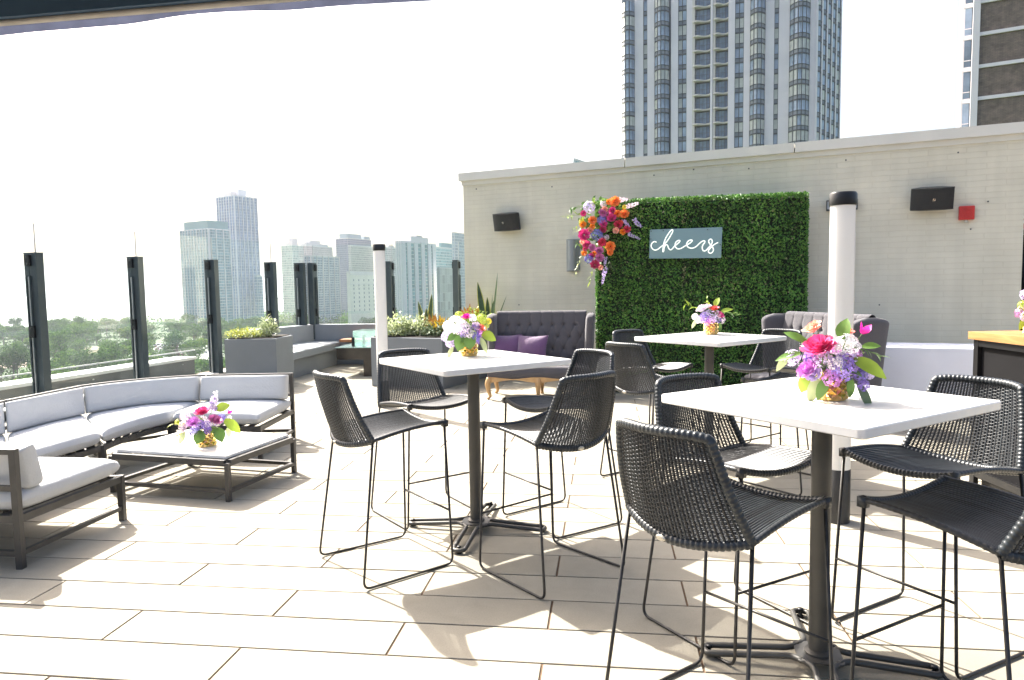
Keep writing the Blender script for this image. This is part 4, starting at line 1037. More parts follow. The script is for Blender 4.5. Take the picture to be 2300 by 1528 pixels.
bouquet('white and lavender bouquet with a magenta rose in a gold vase on the left table', tuple(tA),
 [('hydrangea', 'white', -.075, .195, .04, .072), ('hydrangea', 'blush', -.03, .185, .075, .050), ('hydrangea', 'white', -.125, .19, .0, .045), ('rose', 'magenta', -.008, .248, .03, .034), ('hydrangea', 'white', .03, .24, .0, .03), ('hydrangea', 'lilac', -.135, .125, .02, .045), ('hydrangea', 'lilac', -.115, .085, .03, .036),
  ('hydrangea', 'violet', .04, .125, .06, .045), ('hydrangea', 'purple', .055, .10, .04, .03), ('rose', 'blush', .05, .185, .04, .04), ('bud', 'coral', .078, .175, .04, .034), ('hydrangea', 'green', .11, .20, -.02, .036), ('hydrangea', 'green', .09, .235, -.04, .036), ('hydrangea', 'yellow', .13, .215, -.05, .026), ('hydrangea', 'green', -.06, .26, -.03, .03)],
 [(-.04, .14, .08, -.2, -.8, .4, .10, .085, 'leaf'), (.0, .13, .09, .2, -.9, .3, .08, .08, 'leaf'), (-.07, .14, .07, -.9, -.3, .3, .07, .055, 'leaf'), (.085, .14, .04, .9, -.25, .2, .095, .075, 'leaflime'), (.07, .12, .05, .55, -.9, .2, .11, .04, 'leafpale'), (-.10, .06, .05, -.5, -.9, .2, .08, .03, 'leafpale'), (.03, .17, .08, .05, -1, .3, .09, .05, 'leafpale')],
 [(.08, .2, -.02, .15, .27, -.04, 6, .03, .015, 'leaflime')], 12)
tB = at_z(1597, 751, 1.0705)
bouquet('small pink and purple bouquet in a gold vase on the far table before the hedge', tuple(tB),
 [('rose', 'blush', -.075, .215, .03, .05), ('rose', 'blush', -.03, .235, .0, .035), ('hydrangea', 'purple', -.05, .15, .05, .055), ('hydrangea', 'orchid', .0, .13, .06, .045), ('hydrangea', 'violet', .06, .125, .03, .035), ('rose', 'hot', .065, .165, .04, .042), ('rose', 'coral', .02, .215, .03, .034), ('bud', 'red', .035, .225, .0, .03), ('hydrangea', 'white', -.13, .15, .01, .035), ('hydrangea', 'white', -.11, .115, .02, .025), ('hydrangea', 'orchid', -.03, .10, .05, .03)],
 [(.08, .19, .0, .9, .4, 0, .10, .04, 'leaflime'), (.03, .24, .0, .3, .9, 0, .08, .05, 'leaflime'), (-.12, .13, .03, -.5, -.9, 0, .09, .03, 'leafpale'), (.07, .10, .03, .2, -1, 0, .08, .03, 'leaf')],
 [(-.08, .2, 0, -.22, .26, 0, 6, .06, .03, 'leaflime'), (.08, .19, 0, .22, .16, 0, 7, .05, .03, 'leaf'), (-.02, .24, 0, -.04, .31, 0, 4, .04, .02, 'leaflime')], 13)
tD = at_z(465, 1001, .3265)
bouquet('pink dahlia and rose bouquet in a gold vase on the low coffee table', tuple(tD),
 [('rose', 'rose', -.025, .265, .03, .055), ('rose', 'rose', -.01, .285, .0, .03), ('dahlia', 'orchid', -.08, .19, .06, .058), ('rose', 'mauve', .065, .20, .055, .052), ('hydrangea', 'violet', -.08, .125, .05, .045), ('hydrangea', 'purple', .0, .165, .06, .045), ('hydrangea', 'violet', .11, .20, .0, .04), ('hydrangea', 'purple', .01, .13, .07, .035), ('hydrangea', 'blush', -.14, .24, .0, .045), ('hydrangea', 'blush', -.16, .17, .0, .04), ('rose', 'blush', -.15, .15, .03, .032),
  ('stock', 'lilac', .045, .27, .0, .035), ('stock', 'white', .06, .32, .0, .028), ('hydrangea', 'blush', .05, .30, .02, .03), ('orchid', 'magenta', .16, .235, .0, .028), ('hydrangea', 'blush', .17, .2, .0, .02)],
 [(-.03, .13, .07, -.4, -.8, .4, .10, .085, 'leaf'), (.07, .14, .07, .35, -.7, .4, .11, .09, 'leaf'), (.13, .19, .03, .8, -.55, .2, .15, .085, 'leaflime'), (.08, .27, .02, .8, .45, .1, .10, .08, 'leaflime'), (-.15, .13, .04, -.4, -.9, .2, .10, .04, 'leafpale'), (.15, .13, .03, .2, -.9, .2, .08, .045, 'leafpale')],
 [(-.14, .16, .02, -.23, .19, .0, 6, .05, .03, 'leafyellow'), (-.15, .13, .02, -.22, .09, 0, 6, .045, .025, 'leafyellow')], 14, .072, .125, .38)

# garland on the hedge corner
GO = on_hedge(1340, 520, .10)
t = thing('flower_garland', 'cascading garland of orange pink and purple flowers on the hedge corner', 'flowers', tuple(GO), HA)
GT = t; G_ = lambda x, y, off: R_ @ (on_hedge(1250 + x / 6.365, 420 + y / 6.365, off) - GO)
GS = (on_hedge(1400, 500) - on_hedge(1300, 500)).length / 100 / 6.365
blooms = [('hydrangea', 'lilac', 470, 290, 98), ('hydrangea', 'blue', 585, 690, 100), ('hydrangea', 'violet', 650, 480, 80), ('hydrangea', 'blue', 460, 1030, 75),
 ('rose', 'mauve', 665, 370, 62), ('rose', 'hot', 795, 340, 55), ('rose', 'rose', 785, 445, 66), ('rose', 'rose', 670, 530, 54), ('rose', 'crimson', 665, 605, 48), ('rose', 'hot', 395, 685, 80), ('rose', 'rose', 435, 830, 60), ('rose', 'mauve', 510, 870, 52), ('rose', 'mauve', 615, 910, 56), ('rose', 'mauve', 615, 1010, 60), ('rose', 'red', 880, 540, 58), ('rose', 'red', 650, 790, 56), ('rose', 'crimson', 550, 1110, 66), ('rose', 'red', 1010, 605, 54), ('rose', 'hot', 500, 990, 46), ('rose', 'hot', 385, 380, 42), ('rose', 'crimson', 410, 890, 36),
 ('rose', 'orange', 840, 210, 70), ('rose', 'orange', 970, 390, 64), ('rose', 'orange', 870, 385, 50), ('rose', 'orange', 515, 480, 60), ('rose', 'orange', 770, 850, 68), ('rose', 'orange', 765, 935, 44), ('rose', 'amber', 380, 540, 46),
 ('bud', 'amber', 760, 220, 46), ('bud', 'peach', 690, 320, 42), ('bud', 'peach', 480, 620, 44), ('bud', 'amber', 515, 565, 40), ('bud', 'peach', 850, 625, 44), ('bud', 'amber', 950, 640, 42), ('bud', 'amber', 545, 960, 42), ('bud', 'amber', 395, 950, 40), ('bud', 'peach', 630, 1155, 38), ('bud', 'peach', 375, 780, 40), ('bud', 'coral', 920, 510, 36),
 ('hydrangea', 'blush', 670, 250, 55), ('hydrangea', 'yellow', 970, 290, 38), ('hydrangea', 'yellow', 360, 495, 42), ('hydrangea', 'blush', 715, 720, 44)]
for k, col, x, y, r in blooms:
    r *= GS; off = .10 + rnd.uniform(.0, .05) + .3 * r; n = v((rnd.gauss(0, .25), -1, rnd.gauss(.15, .25)))
    flower(t, k, col, G_(x, y, off), n, r)
for x, y, x2, y2, r in ((890, 190, 1040, 175, 34), (1010, 280, 1180, 230, 34), (960, 470, 1050, 590, 30), (1110, 470, 1215, 580, 36), (1030, 670, 1190, 745, 26), (700, 1010, 690, 1130, 28), (690, 1200, 650, 1390, 30), (700, 1150, 730, 1180, 22)):
    a, b = G_(x, y, .13), G_(x2, y2, .15); flower(t, 'stock', 'blush' if y < 400 else 'lilac', a, b - a, r * GS, (b - a).length)
for x, y, x2, y2, n, L, W, m in ((400, 300, 190, 300, 6, .11, .04, 'leaf'), (350, 400, 120, 440, 7, .09, .03, 'leaflime'), (600, 260, 530, 190, 4, .10, .05, 'leaflime'), (640, 230, 700, 180, 3, .08, .04, 'leaf'), (360, 590, 260, 640, 5, .07, .025, 'leafpale'), (360, 980, 270, 1260, 10, .06, .022, 'leafpale'), (520, 1180, 480, 1380, 5, .11, .028, 'leaflime'), (330, 760, 280, 830, 4, .06, .025, 'leaf'), (1050, 330, 1240, 430, 8, .06, .02, 'leaf'), (720, 560, 800, 560, 5, .09, .045, 'leaf'), (740, 1040, 820, 1210, 8, .06, .02, 'leafgreyg'), (430, 420, 350, 430, 4, .07, .03, 'leaflime'), (690, 880, 660, 990, 4, .08, .03, 'leaf'), (900, 250, 1020, 330, 6, .06, .03, 'leaf'), (560, 1180, 590, 1290, 5, .06, .025, 'leafgreyg'), (300, 560, 240, 600, 4, .05, .02, 'leaflime')):
    mb = MB(); sprig(mb, G_(x, y, .12), G_(x2, y2, .14), n, L, W); mb.build('leaf_sprig', M[m], t)
mb = MB()
for x, y, rx, ry, n in ((620, 420, 330, 260, 160), (530, 800, 190, 330, 130)):
    for k in range(n):
        a, q = rnd.uniform(0, 6.28), math.sqrt(rnd.random()); p = G_(x + math.cos(a) * q * rx, y + math.sin(a) * q * ry, .07)
        mb.leaf(p, (rnd.gauss(0, 1), -1, rnd.gauss(0, 1)), (0, -1, .3), .07, .03, .2, 3)
mb.build('foliage', M['leaf'], t)

# ------------------------------------------------------------------ planting in the planters
def bush(name, label, c, rx, ry, h, n, m, L, W, group=None, seed=1, mound=False):
    r = random.Random(seed); c = v(c); t = thing(name, label, 'plant', tuple(c), 0, group); mb = MB(); st = MB()
    for k in range(n):
        a = r.uniform(0, 2 * PI); q = r.random() ** .5; el = r.random() ** .8
        p = v((math.cos(a) * q * rx, math.sin(a) * q * ry, h * el * math.sqrt(max(0, 1 - q * q * .8)) * (1 if mound else r.uniform(.6, 1.05))))
        d = v((p.x / rx + r.gauss(0, .5), p.y / ry + r.gauss(0, .5), .5 + r.gauss(0, .5)))
        mb.leaf(p, d, (0, 0, 1), L * r.uniform(.6, 1.2), W * r.uniform(.7, 1.2), .3, 2)
        if k % 14 == 0: st.tube([(p.x * .2, p.y * .2, 0), tuple(p)], .0025, 4, cap=False)
    mb.build('foliage', m, t); st.build('stems', M['stem'], t); return t
def blades(name, label, c, specs, m, edge=None, group=None):
    t = thing(name, label, 'plant', tuple(c), 0, group)
    for (x, y, dx, dy, L, W) in specs:
        mb = MB(); mb.leaf((x, y, 0), (dx, dy, 1), (.2, -1, .1), L, W, .08, 7); o = mb.build('leaf_blade', m, t)
        if edge:
            e = MB(); e.leaf((x, y + .004, -.0), (dx, dy, 1), (.2, -1, .1), L * 1.01, W * 1.35, .08, 7); e.build('leaf_margin', edge, o)
    return t
bush('sedum', 'low yellow green mound plant in the small grey planter', (-4.13, 11.0, .775), .30, .26, .15, 900, M['leafyellow'], .035, .018, seed=3, mound=True)
bush('euphorbia', 'upright pale yellow shrub at the right of the small planter', (-3.80, 11.1, .775), .14, .14, .34, 420, M['leafpale'], .07, .026, seed=4)
bush('fern', 'thin silvery grass tuft between mound and shrub in the small planter', (-3.95, 10.95, .775), .16, .12, .13, 200, M['leafpale'], .12, .008, seed=5)
bush('shrub', 'pale cream variegated shrub at the left of the large planter', (-1.78, 11.05, .765), .30, .28, .36, 1100, M['leafpale'], .06, .028, seed=6)
bush('shrub', 'light green bushy plant in the middle of the large planter', (-1.45, 10.98, .765), .24, .24, .34, 900, M['leafpale'], .05, .02, seed=7)
bush('shrub', 'dark low foliage at the right front of the large planter', (-1.12, 10.78, .765), .26, .22, .20, 500, M['leafgreyg'], .06, .03, seed=8)
bush('shrub', 'yellow green shrub behind the left bouquet at the loveseat end of the planter', (-.62, 11.25, .765), .30, .30, .42, 1200, M['leaflime'], .05, .022, seed=9)
r = random.Random(21)
blades('croton', 'croton with dark orange leaves in the middle of the large planter', (-1.28, 11.15, .77), [(r.gauss(0, .05), r.gauss(0, .05), r.gauss(0, .5), r.gauss(0, .5), r.uniform(.2, .36), .055) for k in range(26)], M['croton'])
blades('croton', 'croton with yellow striped leaves behind the left bouquet', (-1.05, 11.0, .77), [(r.gauss(0, .06), r.gauss(0, .06), r.gauss(0, .55), r.gauss(0, .5), r.uniform(.2, .34), .04) for k in range(26)], M['crotony'])
blades('croton', 'fiery orange croton standing tall beside the brick wall corner', (-.68, 11.65, .77), [(r.gauss(0, .05), r.gauss(0, .05), r.gauss(0, .33), r.gauss(0, .3), r.uniform(.25, .48), .07) for k in range(30)], M['croton'])
blades('snake_plant', 'snake plant with two crossed blades above the large planter', (-1.36, 11.2, .77), [(0, 0, -.20, 0, .52, .055), (.04, .02, .12, 0, .62, .06), (.02, -.03, .02, 0, .4, .06), (-.03, 0, -.3, 0, .3, .05)], M['snake'], M['snakeedge'])
blades('snake_plant', 'snake plant with a broad yellow edged blade before the brick wall', (-.43, 11.45, .77), [(0, 0, -.12, 0, .80, .085), (.05, 0, .0, 0, .55, .07), (.08, 0, .15, 0, .5, .07)], M['snake'], M['snakeedge'])
blades('tall_plant', 'thin dark stemmed plant with narrow leaves left of the loveseat', (-.33, 11.3, .77), [(0, 0, .14, 0, .95, .03), (.02, 0, .42, 0, .62, .02), (-.01, 0, .08, 0, .6, .02)], M['leafgreyg'])

# ------------------------------------------------------------------ white clothed table, bar, canopy, stair housing
t = thing('clothed_table', 'long table under a white cloth against the wall beside the bar', 'table', (4.25, 8.4, 0), math.radians(-25))
mb = MB()
def clothf(u, s):
    per = u * 4; k = int(per) % 4; f = per - int(per); hx, hy = 1.15, .36
    cs = [(-hx, -hy), (hx, -hy), (hx, hy), (-hx, hy)]; a, b = cs[k], cs[(k + 1) % 4]; x, y = lerp(a[0], b[0], f), lerp(a[1], b[1], f)
    fl = (1 + (.030 + .02 * math.sin(u * 61)) * (1 - s) * math.sin(u * 2 * PI * 26)) ; o = 1 + .05 * (1 - s)
    return (x * fl * (1 + .02 * (1 - s)), y * fl * o, .01 + .735 * s)
mb.grid(clothf, 400, 12); mb.grid(lambda a, b: ((a * 2 - 1) * 1.15, (b * 2 - 1) * .36, .747 + .002 * math.sin(a * 40) * math.sin(b * 9)), 30, 8); mb.build('tablecloth', M['cloth'], t)
mb = MB(); mb.box((0, 0, .72), (2.2, .66, .03)); mb.build('table_board', M['cream'], t, False)
for x in (-1, 1):
    for y in (-.28, .28): mb = MB(); mb.box((x, y, .355), (.03, .03, .70)); mb.build('leg', M['rod'], t, False)

t = thing('bar_counter', 'black bar counter with a honey coloured wooden top at the right edge', 'bar counter', (3.9, 4.55, 0), math.radians(-1))
mb = MB(); mb.box((-.005, 0, .55), (1.06, 1.17, .98)); mb.build('counter_body', M['black'], t, False)
mb = MB()
for y in (-.56, .56): mb.box((-.545, y, .535), (.035, .05, 1.07))
mb.box((-.545, 0, 1.05), (.03, 1.08, .05)); mb.box((-.545, 0, .10), (.03, 1.08, .05)); mb.build('counter_frame', M['blackmetal'], t, False)
mb = MB(); mb.box((0, 0, .03), (1.0, 1.08, .06)); mb.build('plinth', M['basegrey'], t, False)
for k in range(5):
    mb = MB(); mb.box((-.46 + .235 * k, 0, 1.10), (.2335, 1.26, .055)); mb.build('wood_plank', M['wood'], t, False)
bouquet('bouquet with lime blooms on the bar counter, cut by the right edge', tuple(at_y(2322, 735, 4.75).xy) + (1.1285,),
 [('hydrangea', 'lilac', -.04, .27, .02, .05), ('hydrangea', 'green', -.06, .2, .03, .04), ('hydrangea', 'yellow', -.04, .13, .04, .035), ('rose', 'hot', .03, .25, .02, .05), ('hydrangea', 'orchid', .07, .18, .0, .05)],
 [(-.04, .12, .03, -.4, -.8, .2, .09, .04, 'leaflime')], [], 15)

cA, cB = at_z(0, 84, 2.6), at_z(935, 8, 2.6); CDr = (cB - cA); CDr.z = 0; CDr.normalize(); CNr = v((CDr.y, -CDr.x, 0))
if CNr.y > 0: CNr = -CNr
c0_ = cA.lerp(cB, .5); t = thing('canopy', 'dark retractable canopy edge with a pale roller tube overhead at the top left', 'canopy', tuple(c0_), math.atan2(CDr.y, CDr.x))
mb = MB(); mb.box((1.0, -.80, .29), (10, 1.44, .14)); mb.build('canopy_roof', mat('canopy', (.035, .075, .13), .6, var=.08, scale=3, bump=.2, bscale=30), t, False)
mb = MB(); mb.box((1.0, -.05, .21), (10, .05, .32)); mb.build('front_beam', mat('beam', (.035, .07, .12), .5, var=.08), t, False)
mb = MB(); mb.tube([v((-4, -.04, .041)), v((.62, -.04, .041))], .0125, 12); mb.build('roller_tube', mat('rollertube', (.42, .41, .38), .6, var=.12, scale=10), t)
mb = MB(); mb.grid(lambda a, b: (-4 + 9 * a, -.035 + .01 * b + .002 * math.sin(a * 170), .052 - .046 * b * (1 + .18 * math.sin(a * 61) * math.sin(a * 23)) - .01 * math.sin(a * 37)), 300, 2); mb.build('fabric_hem', mat('hem', (.13, .15, .24), .9, var=.2, trans=.2), t)

# stair housing at the right end of the brick wall
SH = v((6.35, 9.6, 0)); sa = math.radians(-25)
t = thing('stair_housing', 'brown brick stair housing with pale bands behind the right end of the wall', 'building', tuple(SH), sa)
mb = MB(); mb.box((2.3, 1.2, 1.3), (4.6, 2.4, 2.6)); mb.build('wall', M['brownbrick'], t, False)
mb = MB()
for z in (.45, 1.0, 2.18, 2.62): mb.box((2.3, 1.2, z), (4.66, 2.46, .07))
mb.build('band', M['coping'], t, False)
mb = MB(); mb.box((.62, -.04, 1.03), (.95, .06, 2.06)); mb.build('door', M['black'], t, False)
mb = MB(); mb.box((.10, -.05, 1.05), (.05, .10, 2.1)); mb.box((.62, -.05, 2.10), (1.1, .12, .06)); mb.build('door_frame', M['darkmetal'], t, False)
p = at_plane(2312, 502, SH + v((math.sin(sa), -math.cos(sa), 0)) * .08, v((math.sin(sa), -math.cos(sa), 0)))
st = thing('stair_sign', 'white board with red letters above the black door at the right edge', 'sign', tuple(p), sa)
mb = MB(); mb.box((.22, 0, 0), (.78, .02, .20)); mb.build('sign_board', M['coping'], st, False)
# letters drawn as strokes
def strokes(txt, h, w_, gap, th, y):
    F = {'S': [((1, .85), (.85, 1), (.15, 1), (0, .85), (0, .65), (.15, .5), (.85, .5), (1, .35), (1, .15), (.85, 0), (.15, 0), (0, .15))], 'T': [((0, 1), (1, 1)), ((.5, 1), (.5, 0))], 'A': [((0, 0), (.5, 1), (1, 0)), ((.2, .38), (.8, .38))], 'I': [((.5, 0), (.5, 1))], 'R': [((0, 0), (0, 1), (.8, 1), (1, .85), (1, .6), (.8, .5), (0, .5)), ((.55, .5), (1, 0))]}
    mb = MB(); x0 = 0
    for ch in txt:
        for s_ in F[ch]:
            for a, b in zip(s_, s_[1:]): mb.bar((x0 + a[0] * w_, y, a[1] * h), (x0 + b[0] * w_, y, b[1] * h), th, .006, up=(0, 1, 0))
        x0 += w_ + gap
    return mb
mb = strokes('STAIR', .13, .075, .045, .024, -.013); mb.v = [(x - .13, y, z - .065) for x, y, z in mb.v]; mb.build('lettering', M['red'], st, False)

# ================================================================== the big apartment tower behind the wall
GZ = -45.0
TW_L = v((25.0, 162.0, 0)); ta = math.radians(-19); TDv = v((math.cos(ta), math.sin(ta), 0)); TNv = v((math.sin(ta), -math.cos(ta), 0)); FH = 3.06; Z0 = 59.6 - FH * 12
tower = thing('apartment_tower', 'tall white apartment tower with curved glass bays and stacked balconies behind the wall', 'tower', (TW_L.x, TW_L.y, GZ), ta)
def tx(px, y=180): return (at_plane(px, y, TW_L, TNv) - TW_L).dot(TDv)
mconc = mat('tower_concrete', (.86, .80, .81), .75, var=.06, scale=.15)
mbeige = mat('tower_slab', (.74, .68, .62), .75, var=.05, scale=.2)
mfr = mat('tower_frame', (.10, .105, .11), .5, var=.1)
mspan = mat('tower_spandrel', (.22, .24, .27), .3, var=.2, scale=.6)
mgl = mat('tower_glass', (.32, .39, .50), .12, var=.3, scale=.5, spec=.8, island=.25)
mgl2 = mat('tower_blinds', (.56, .57, .53), .35, var=.15, scale=.7, island=.2)
mgl3 = mat('tower_glass_dark', (.17, .22, .29), .1, var=.3, scale=.6, spec=.8, island=.3)
TW = tx(1826); HZ = GZ
wing_d = v((math.cos(math.radians(50) - ta), math.sin(math.radians(50) - ta), 0))
plan = [(0.2, 1.0), (TW, 1.0), (TW + wing_d.x * 17, 1.0 + wing_d.y * 17), (TW * .7, 42), (TW * .2, 42), (-6, 16)]
mb = MB(); mb.prism(plan, 0, 85 - HZ); mb.build('tower_core', mspan, tower, False)
def zz(z): return z - HZ
solid = [(1426, 1445), (1454, 1470), (1507, 1523), (1542, 1555), (1635, 1650), (1670, 1684), (1718, 1738), (1748, 1772), (1818, 1828)]
for a, b in solid:
    xa, xb = tx(a), tx(b); mb = MB(); mb.box(((xa + xb) / 2, .45, zz(20)), (xb - xa, 1.1, 130)); mb.build('pier', mconc, tower, False)
xa, xb = tx(1595.5), tx(1600.5); mb = MB(); mb.box(((xa + xb) / 2, .3, zz(20)), (xb - xa, 1.6, 130)); mb.build('pier', mconc, tower, False)
def unit(wd, n, bow, variant, sp=.30):
    """one storey high glazed unit, local origin at its lower left corner"""
    mb = MB()
    def pt(u, z): x = u * wd; return (x, .30 - bow * math.sin(PI * u) ** .7 if bow else .30, z)
    m = max(n * 2, 2)
    for i in range(n):
        for (z0, z1, kind) in ((.12, FH * sp, 2), (FH * sp, FH - .06, 1)):
            mb.mi = kind; k = 3 if bow else 1
            if kind == 1 and variant == 2: mb.mi = rnd.choice((1, 3))
            for q in range(k):
                u0 = (i + .04 + .92 * q / k) / n; u1 = (i + .04 + .92 * (q + 1) / k) / n; a = len(mb.v)
                mb.v += [pt(u0, z0), pt(u1, z0), pt(u1, z1), pt(u0, z1)]; mb.face(a, a + 1, a + 2, a + 3)
    mb.mi = 0; K = max(12 if bow else 1, 1)
    for i in range(n + 1):
        x, y, _ = pt(i / n, 0); mb.box((x, y - .02, FH / 2), (.16, .16, FH))
    for z, h in ((.02, .26), (FH * sp, .10)):
        for q in range(K):
            a = pt(q / K, z); b = pt((q + 1) / K, z); mb.bar((a[0], a[1] - .03, z), (b[0], b[1] - .03, z), .18, h)
    g = (mgl, mgl2, mgl)[variant]
    o = mb.build('window', [mfr, g, mspan, mgl2], tower, False); return o
cols = [(1397, 1426, 3, 1.6, .0), (1445, 1454, 1, 0, 0), (1470, 1503, 4, 1.7, 0), (1523, 1542, 2, 0, .1), (1650, 1670, 2, 0, .2), (1684, 1718, 4, 1.9, .5), (1738, 1748, 1, 0, .2), (1772, 1818, 5, 2.3, .25)]
NF = 11
for a, b, n, bow, pale in cols:
    xa, xb = tx(a), tx(b); us = [unit(xb - xa, n, bow, k) for k in range(3)]; used = [False] * 3
    for f in range(NF):
        z = Z0 + FH * (f + 2); k = 1 if rnd.random() < pale + .12 else rnd.choice((0, 0, 2))
        o = us[k] if not used[k] else us[k].copy()
        if used[k]: COL.objects.link(o)
        used[k] = True; o.location = (xa, 0, zz(z))
    for k in range(3):
        if not used[k]: us[k].location = (xa, 0, zz(Z0 + FH)); used[k] = True
# balconies
ub = None
for a, b in ((1555, 1595), (1601, 1635)):
    xa, xb = tx(a), tx(b); wd = xb - xa
    mb = MB(); n = 14
    for i in range(n + 1):
        u = i / n; yo = -.25 - .55 * math.sin(PI * u * 2 - (0 if a < 1590 else 0)) * (1 if a > 1590 else 1)
        for p in ((u * wd, yo, 0), (u * wd, yo, .30), (u * wd, 2.6, .30), (u * wd, 2.6, 0)): mb.v.append(p)
    for i in range(n):
        q = i * 4
        for k in range(4): mb.face(q + k, q + 4 + k, q + 4 + (k + 1) % 4, q + (k + 1) % 4)
    slab = mb.build('balcony', mbeige, tower, False)
    mb = MB(); mb.mi = 0; mb.box((wd / 2, -.15, 1.28), (wd, .05, .05))
    for i in range(int(wd / .35)): mb.box((i * .35 + .1, -.15, .78), (.04, .04, 1.0))
    rail = mb.build('railing', mfr, slab, False)
    mb = MB(); mb.box((wd * .62, .98, 1.7), (wd * .75, .06, 2.7)); mb.mi = 1
    for i in range(4): mb.box((wd * (.30 + .19 * i), .92, 1.6), (wd * .17, .05, 2.3)); 
    door = mb.build('balcony_door', [mfr, mgl3], slab, False)
    mb = MB(); mb.box((.25, .55, 1.7), (.5, 1.6, 2.8)); side = mb.build('side_wall', mbeige, slab, False)
    first = True
    for f in range(NF + 1):
        z = Z0 + FH * (f + 1)
        if first: o = slab; first = False
        else:
            o = slab.copy(); COL.objects.link(o)
            for ch in (rail, door, side): c_ = ch.copy(); COL.objects.link(c_); c_.parent = o
        o.location = (xa, 0, zz(z))
# side face towards the right
sd = [unit(2.4, 2, .5, k) for k in range(2)]; first = [True, True]; sr = math.atan2(wing_d.y, wing_d.x)
for cidx in range(5):
    for f in range(NF):
        k = rnd.choice((0, 0, 1)); o = sd[k] if first[k] else sd[k].copy()
        if not first[k]: COL.objects.link(o)
        first[k] = False; o.rotation_euler = (0, 0, sr); o.location = (TW + wing_d.x * (.8 + cidx * 3.3) + .6, 1.0 + wing_d.y * (.8 + cidx * 3.3) - .5, zz(Z0 + FH * (f + 2)))
for cidx in range(6):
    s = -.1 + cidx * 3.3; mb = MB(); mb.box((TW + wing_d.x * s + .35, .8 + wing_d.y * s, zz(20)), (.7, 1.0, 130), sr); mb.build('pier', mconc, tower, False)

# brown brick tower at the right edge
BT = v((46.0, 70.0, 0)); ba = math.radians(-30); BD = v((math.cos(ba), math.sin(ba), 0)); BN = v((math.sin(ba), -math.cos(ba), 0))
def bx(px, y=150): return (at_plane(px, y, BT, BN) - BT).dot(BD)
t = thing('brick_tower', 'tall brown brick tower with white floor bands at the upper right edge', 'tower', (BT.x, BT.y, GZ), ba)
x0, x1, x2 = bx(2161), bx(2182), bx(2198)
mb = MB(); mb.box((x2 + 9, 8.05, zz(0)), (18, 16, 90)); mb.build('brick_wall', M['brownbrick'], t, False)
mb = MB(); mb.box(((x0 + x2) / 2, 8.3, zz(0)), (x2 - x0 - .1, 15, 90)); mb.build('corner_wall', mspan, t, False)
mb = MB(); mb.box(((x1 + x2) / 2, .1, zz(0)), (x2 - x1, .7, 90)); mb.build('pier', mconc, t, False)
zb = at_plane(2200, 77.7, BT, BN).z; fh = 68.4 / 1600 * 70.6 * 1.0
for k in range(-4, 12):
    z = zb - 3 * 0 + (4 - k) * fh
    if z > 44 or z < -6: continue
    mb = MB(); mb.box((x2 + 9.02, 7.98, zz(z)), (18.06, 16.2, .32)); mb.build('floor_band', mconc, t, False)
    mb = MB(); mb.mi = 1; mb.box(((x0 + x1) / 2, .62, zz(z + fh * .5)), (x1 - x0 - .1, .08, fh - .45)); mb.mi = 0
    mb.box(((x0 + x1) / 2, .55, zz(z)), (x1 - x0, .2, .42)); mb.box(((x0 + x1) / 2, .56, zz(z + fh * .28)), (x1 - x0 - .1, .08, .08)); mb.box((x0 + .07, .58, zz(z + fh * .5)), (.14, .14, fh))
    mb.build('window', [mconc, rnd.choice((mgl, mgl3, mgl, mgl2))], t, False)

# ================================================================== the park, the lake and the skyline
mgr, ntg, bgm = new_mat('park_ground'); L_ = ntg.links.new
tcg = N(ntg, 'ShaderNodeTexCoord'); ng = N(ntg, 'ShaderNodeTexNoise'); ng.inputs['Scale'].default_value = .012; ng.inputs['Detail'].default_value = 10; L_(tcg.outputs['Object'], ng.inputs['Vector'])
cg = N(ntg, 'ShaderNodeValToRGB'); cg.color_ramp.elements[0].position = .35; cg.color_ramp.elements[0].color = (.022, .05, .012, 1); cg.color_ramp.elements[1].position = .65; cg.color_ramp.elements[1].color = (.05, .085, .018, 1)
L_(ng.outputs['Fac'], cg.inputs[0]); L_(cg.outputs[0], bgm.inputs['Base Color']); bgm.inputs['Roughness'].default_value = .9
mb = MB(); mb.box((-1500, 4400, GZ - .4), (8700, 8900, .8)); struct(mb.build('ground', mgr, smooth=False))
mw, ntw, bw = new_mat('lake_water'); bw.inputs['Base Color'].default_value = (.10, .16, .18, 1); bw.inputs['Roughness'].default_value = .22; bw.inputs['Specular IOR Level'].default_value = .8
nw = N(ntw, 'ShaderNodeTexNoise'); nw.inputs['Scale'].default_value = .25; nw.inputs['Detail'].default_value = 6; tw_ = N(ntw, 'ShaderNodeTexCoord'); ntw.links.new(tw_.outputs['Object'], nw.inputs['Vector'])
bpw = N(ntw, 'ShaderNodeBump'); bpw.inputs['Strength'].default_value = .5; bpw.inputs['Distance'].default_value = .5; ntw.links.new(nw.outputs['Fac'], bpw.inputs['Height']); ntw.links.new(bpw.outputs[0], bw.inputs['Normal'])
mb = MB(); mb.prism([(-5800, 700), (-900, 800), (-560, 1010), (-400, 1180), (-380, 1300), (-2700, 8800), (-5800, 8800)], GZ - .1, GZ + .25); struct(mb.build('lake', mw, smooth=False))
masph = mat('asphalt', (.30, .30, .29), .85, var=.1, scale=.05); msand = mat('sand', (.50, .40, .32), .95, var=.08, scale=.1); mlawn = mat('lawn', (.12, .22, .04), .9, var=.2, scale=.05)
def gz(x, y, h=.3): p = at_z(x, y, GZ + h); return (p.x, p.y)
mb = MB(); mb.prism([gz(344, 800), gz(372, 806), gz(414, 792), gz(400, 776), gz(345, 771)], GZ + .05, GZ + .30); struct(mb.build('car_park', masph, smooth=False))
pl = [gz(*q, h=.35) for q in ((395, 771), (425, 775), (450, 781), (468, 792), (480, 806), (488, 830), (490, 860))]
mb = MB(); rw = 9
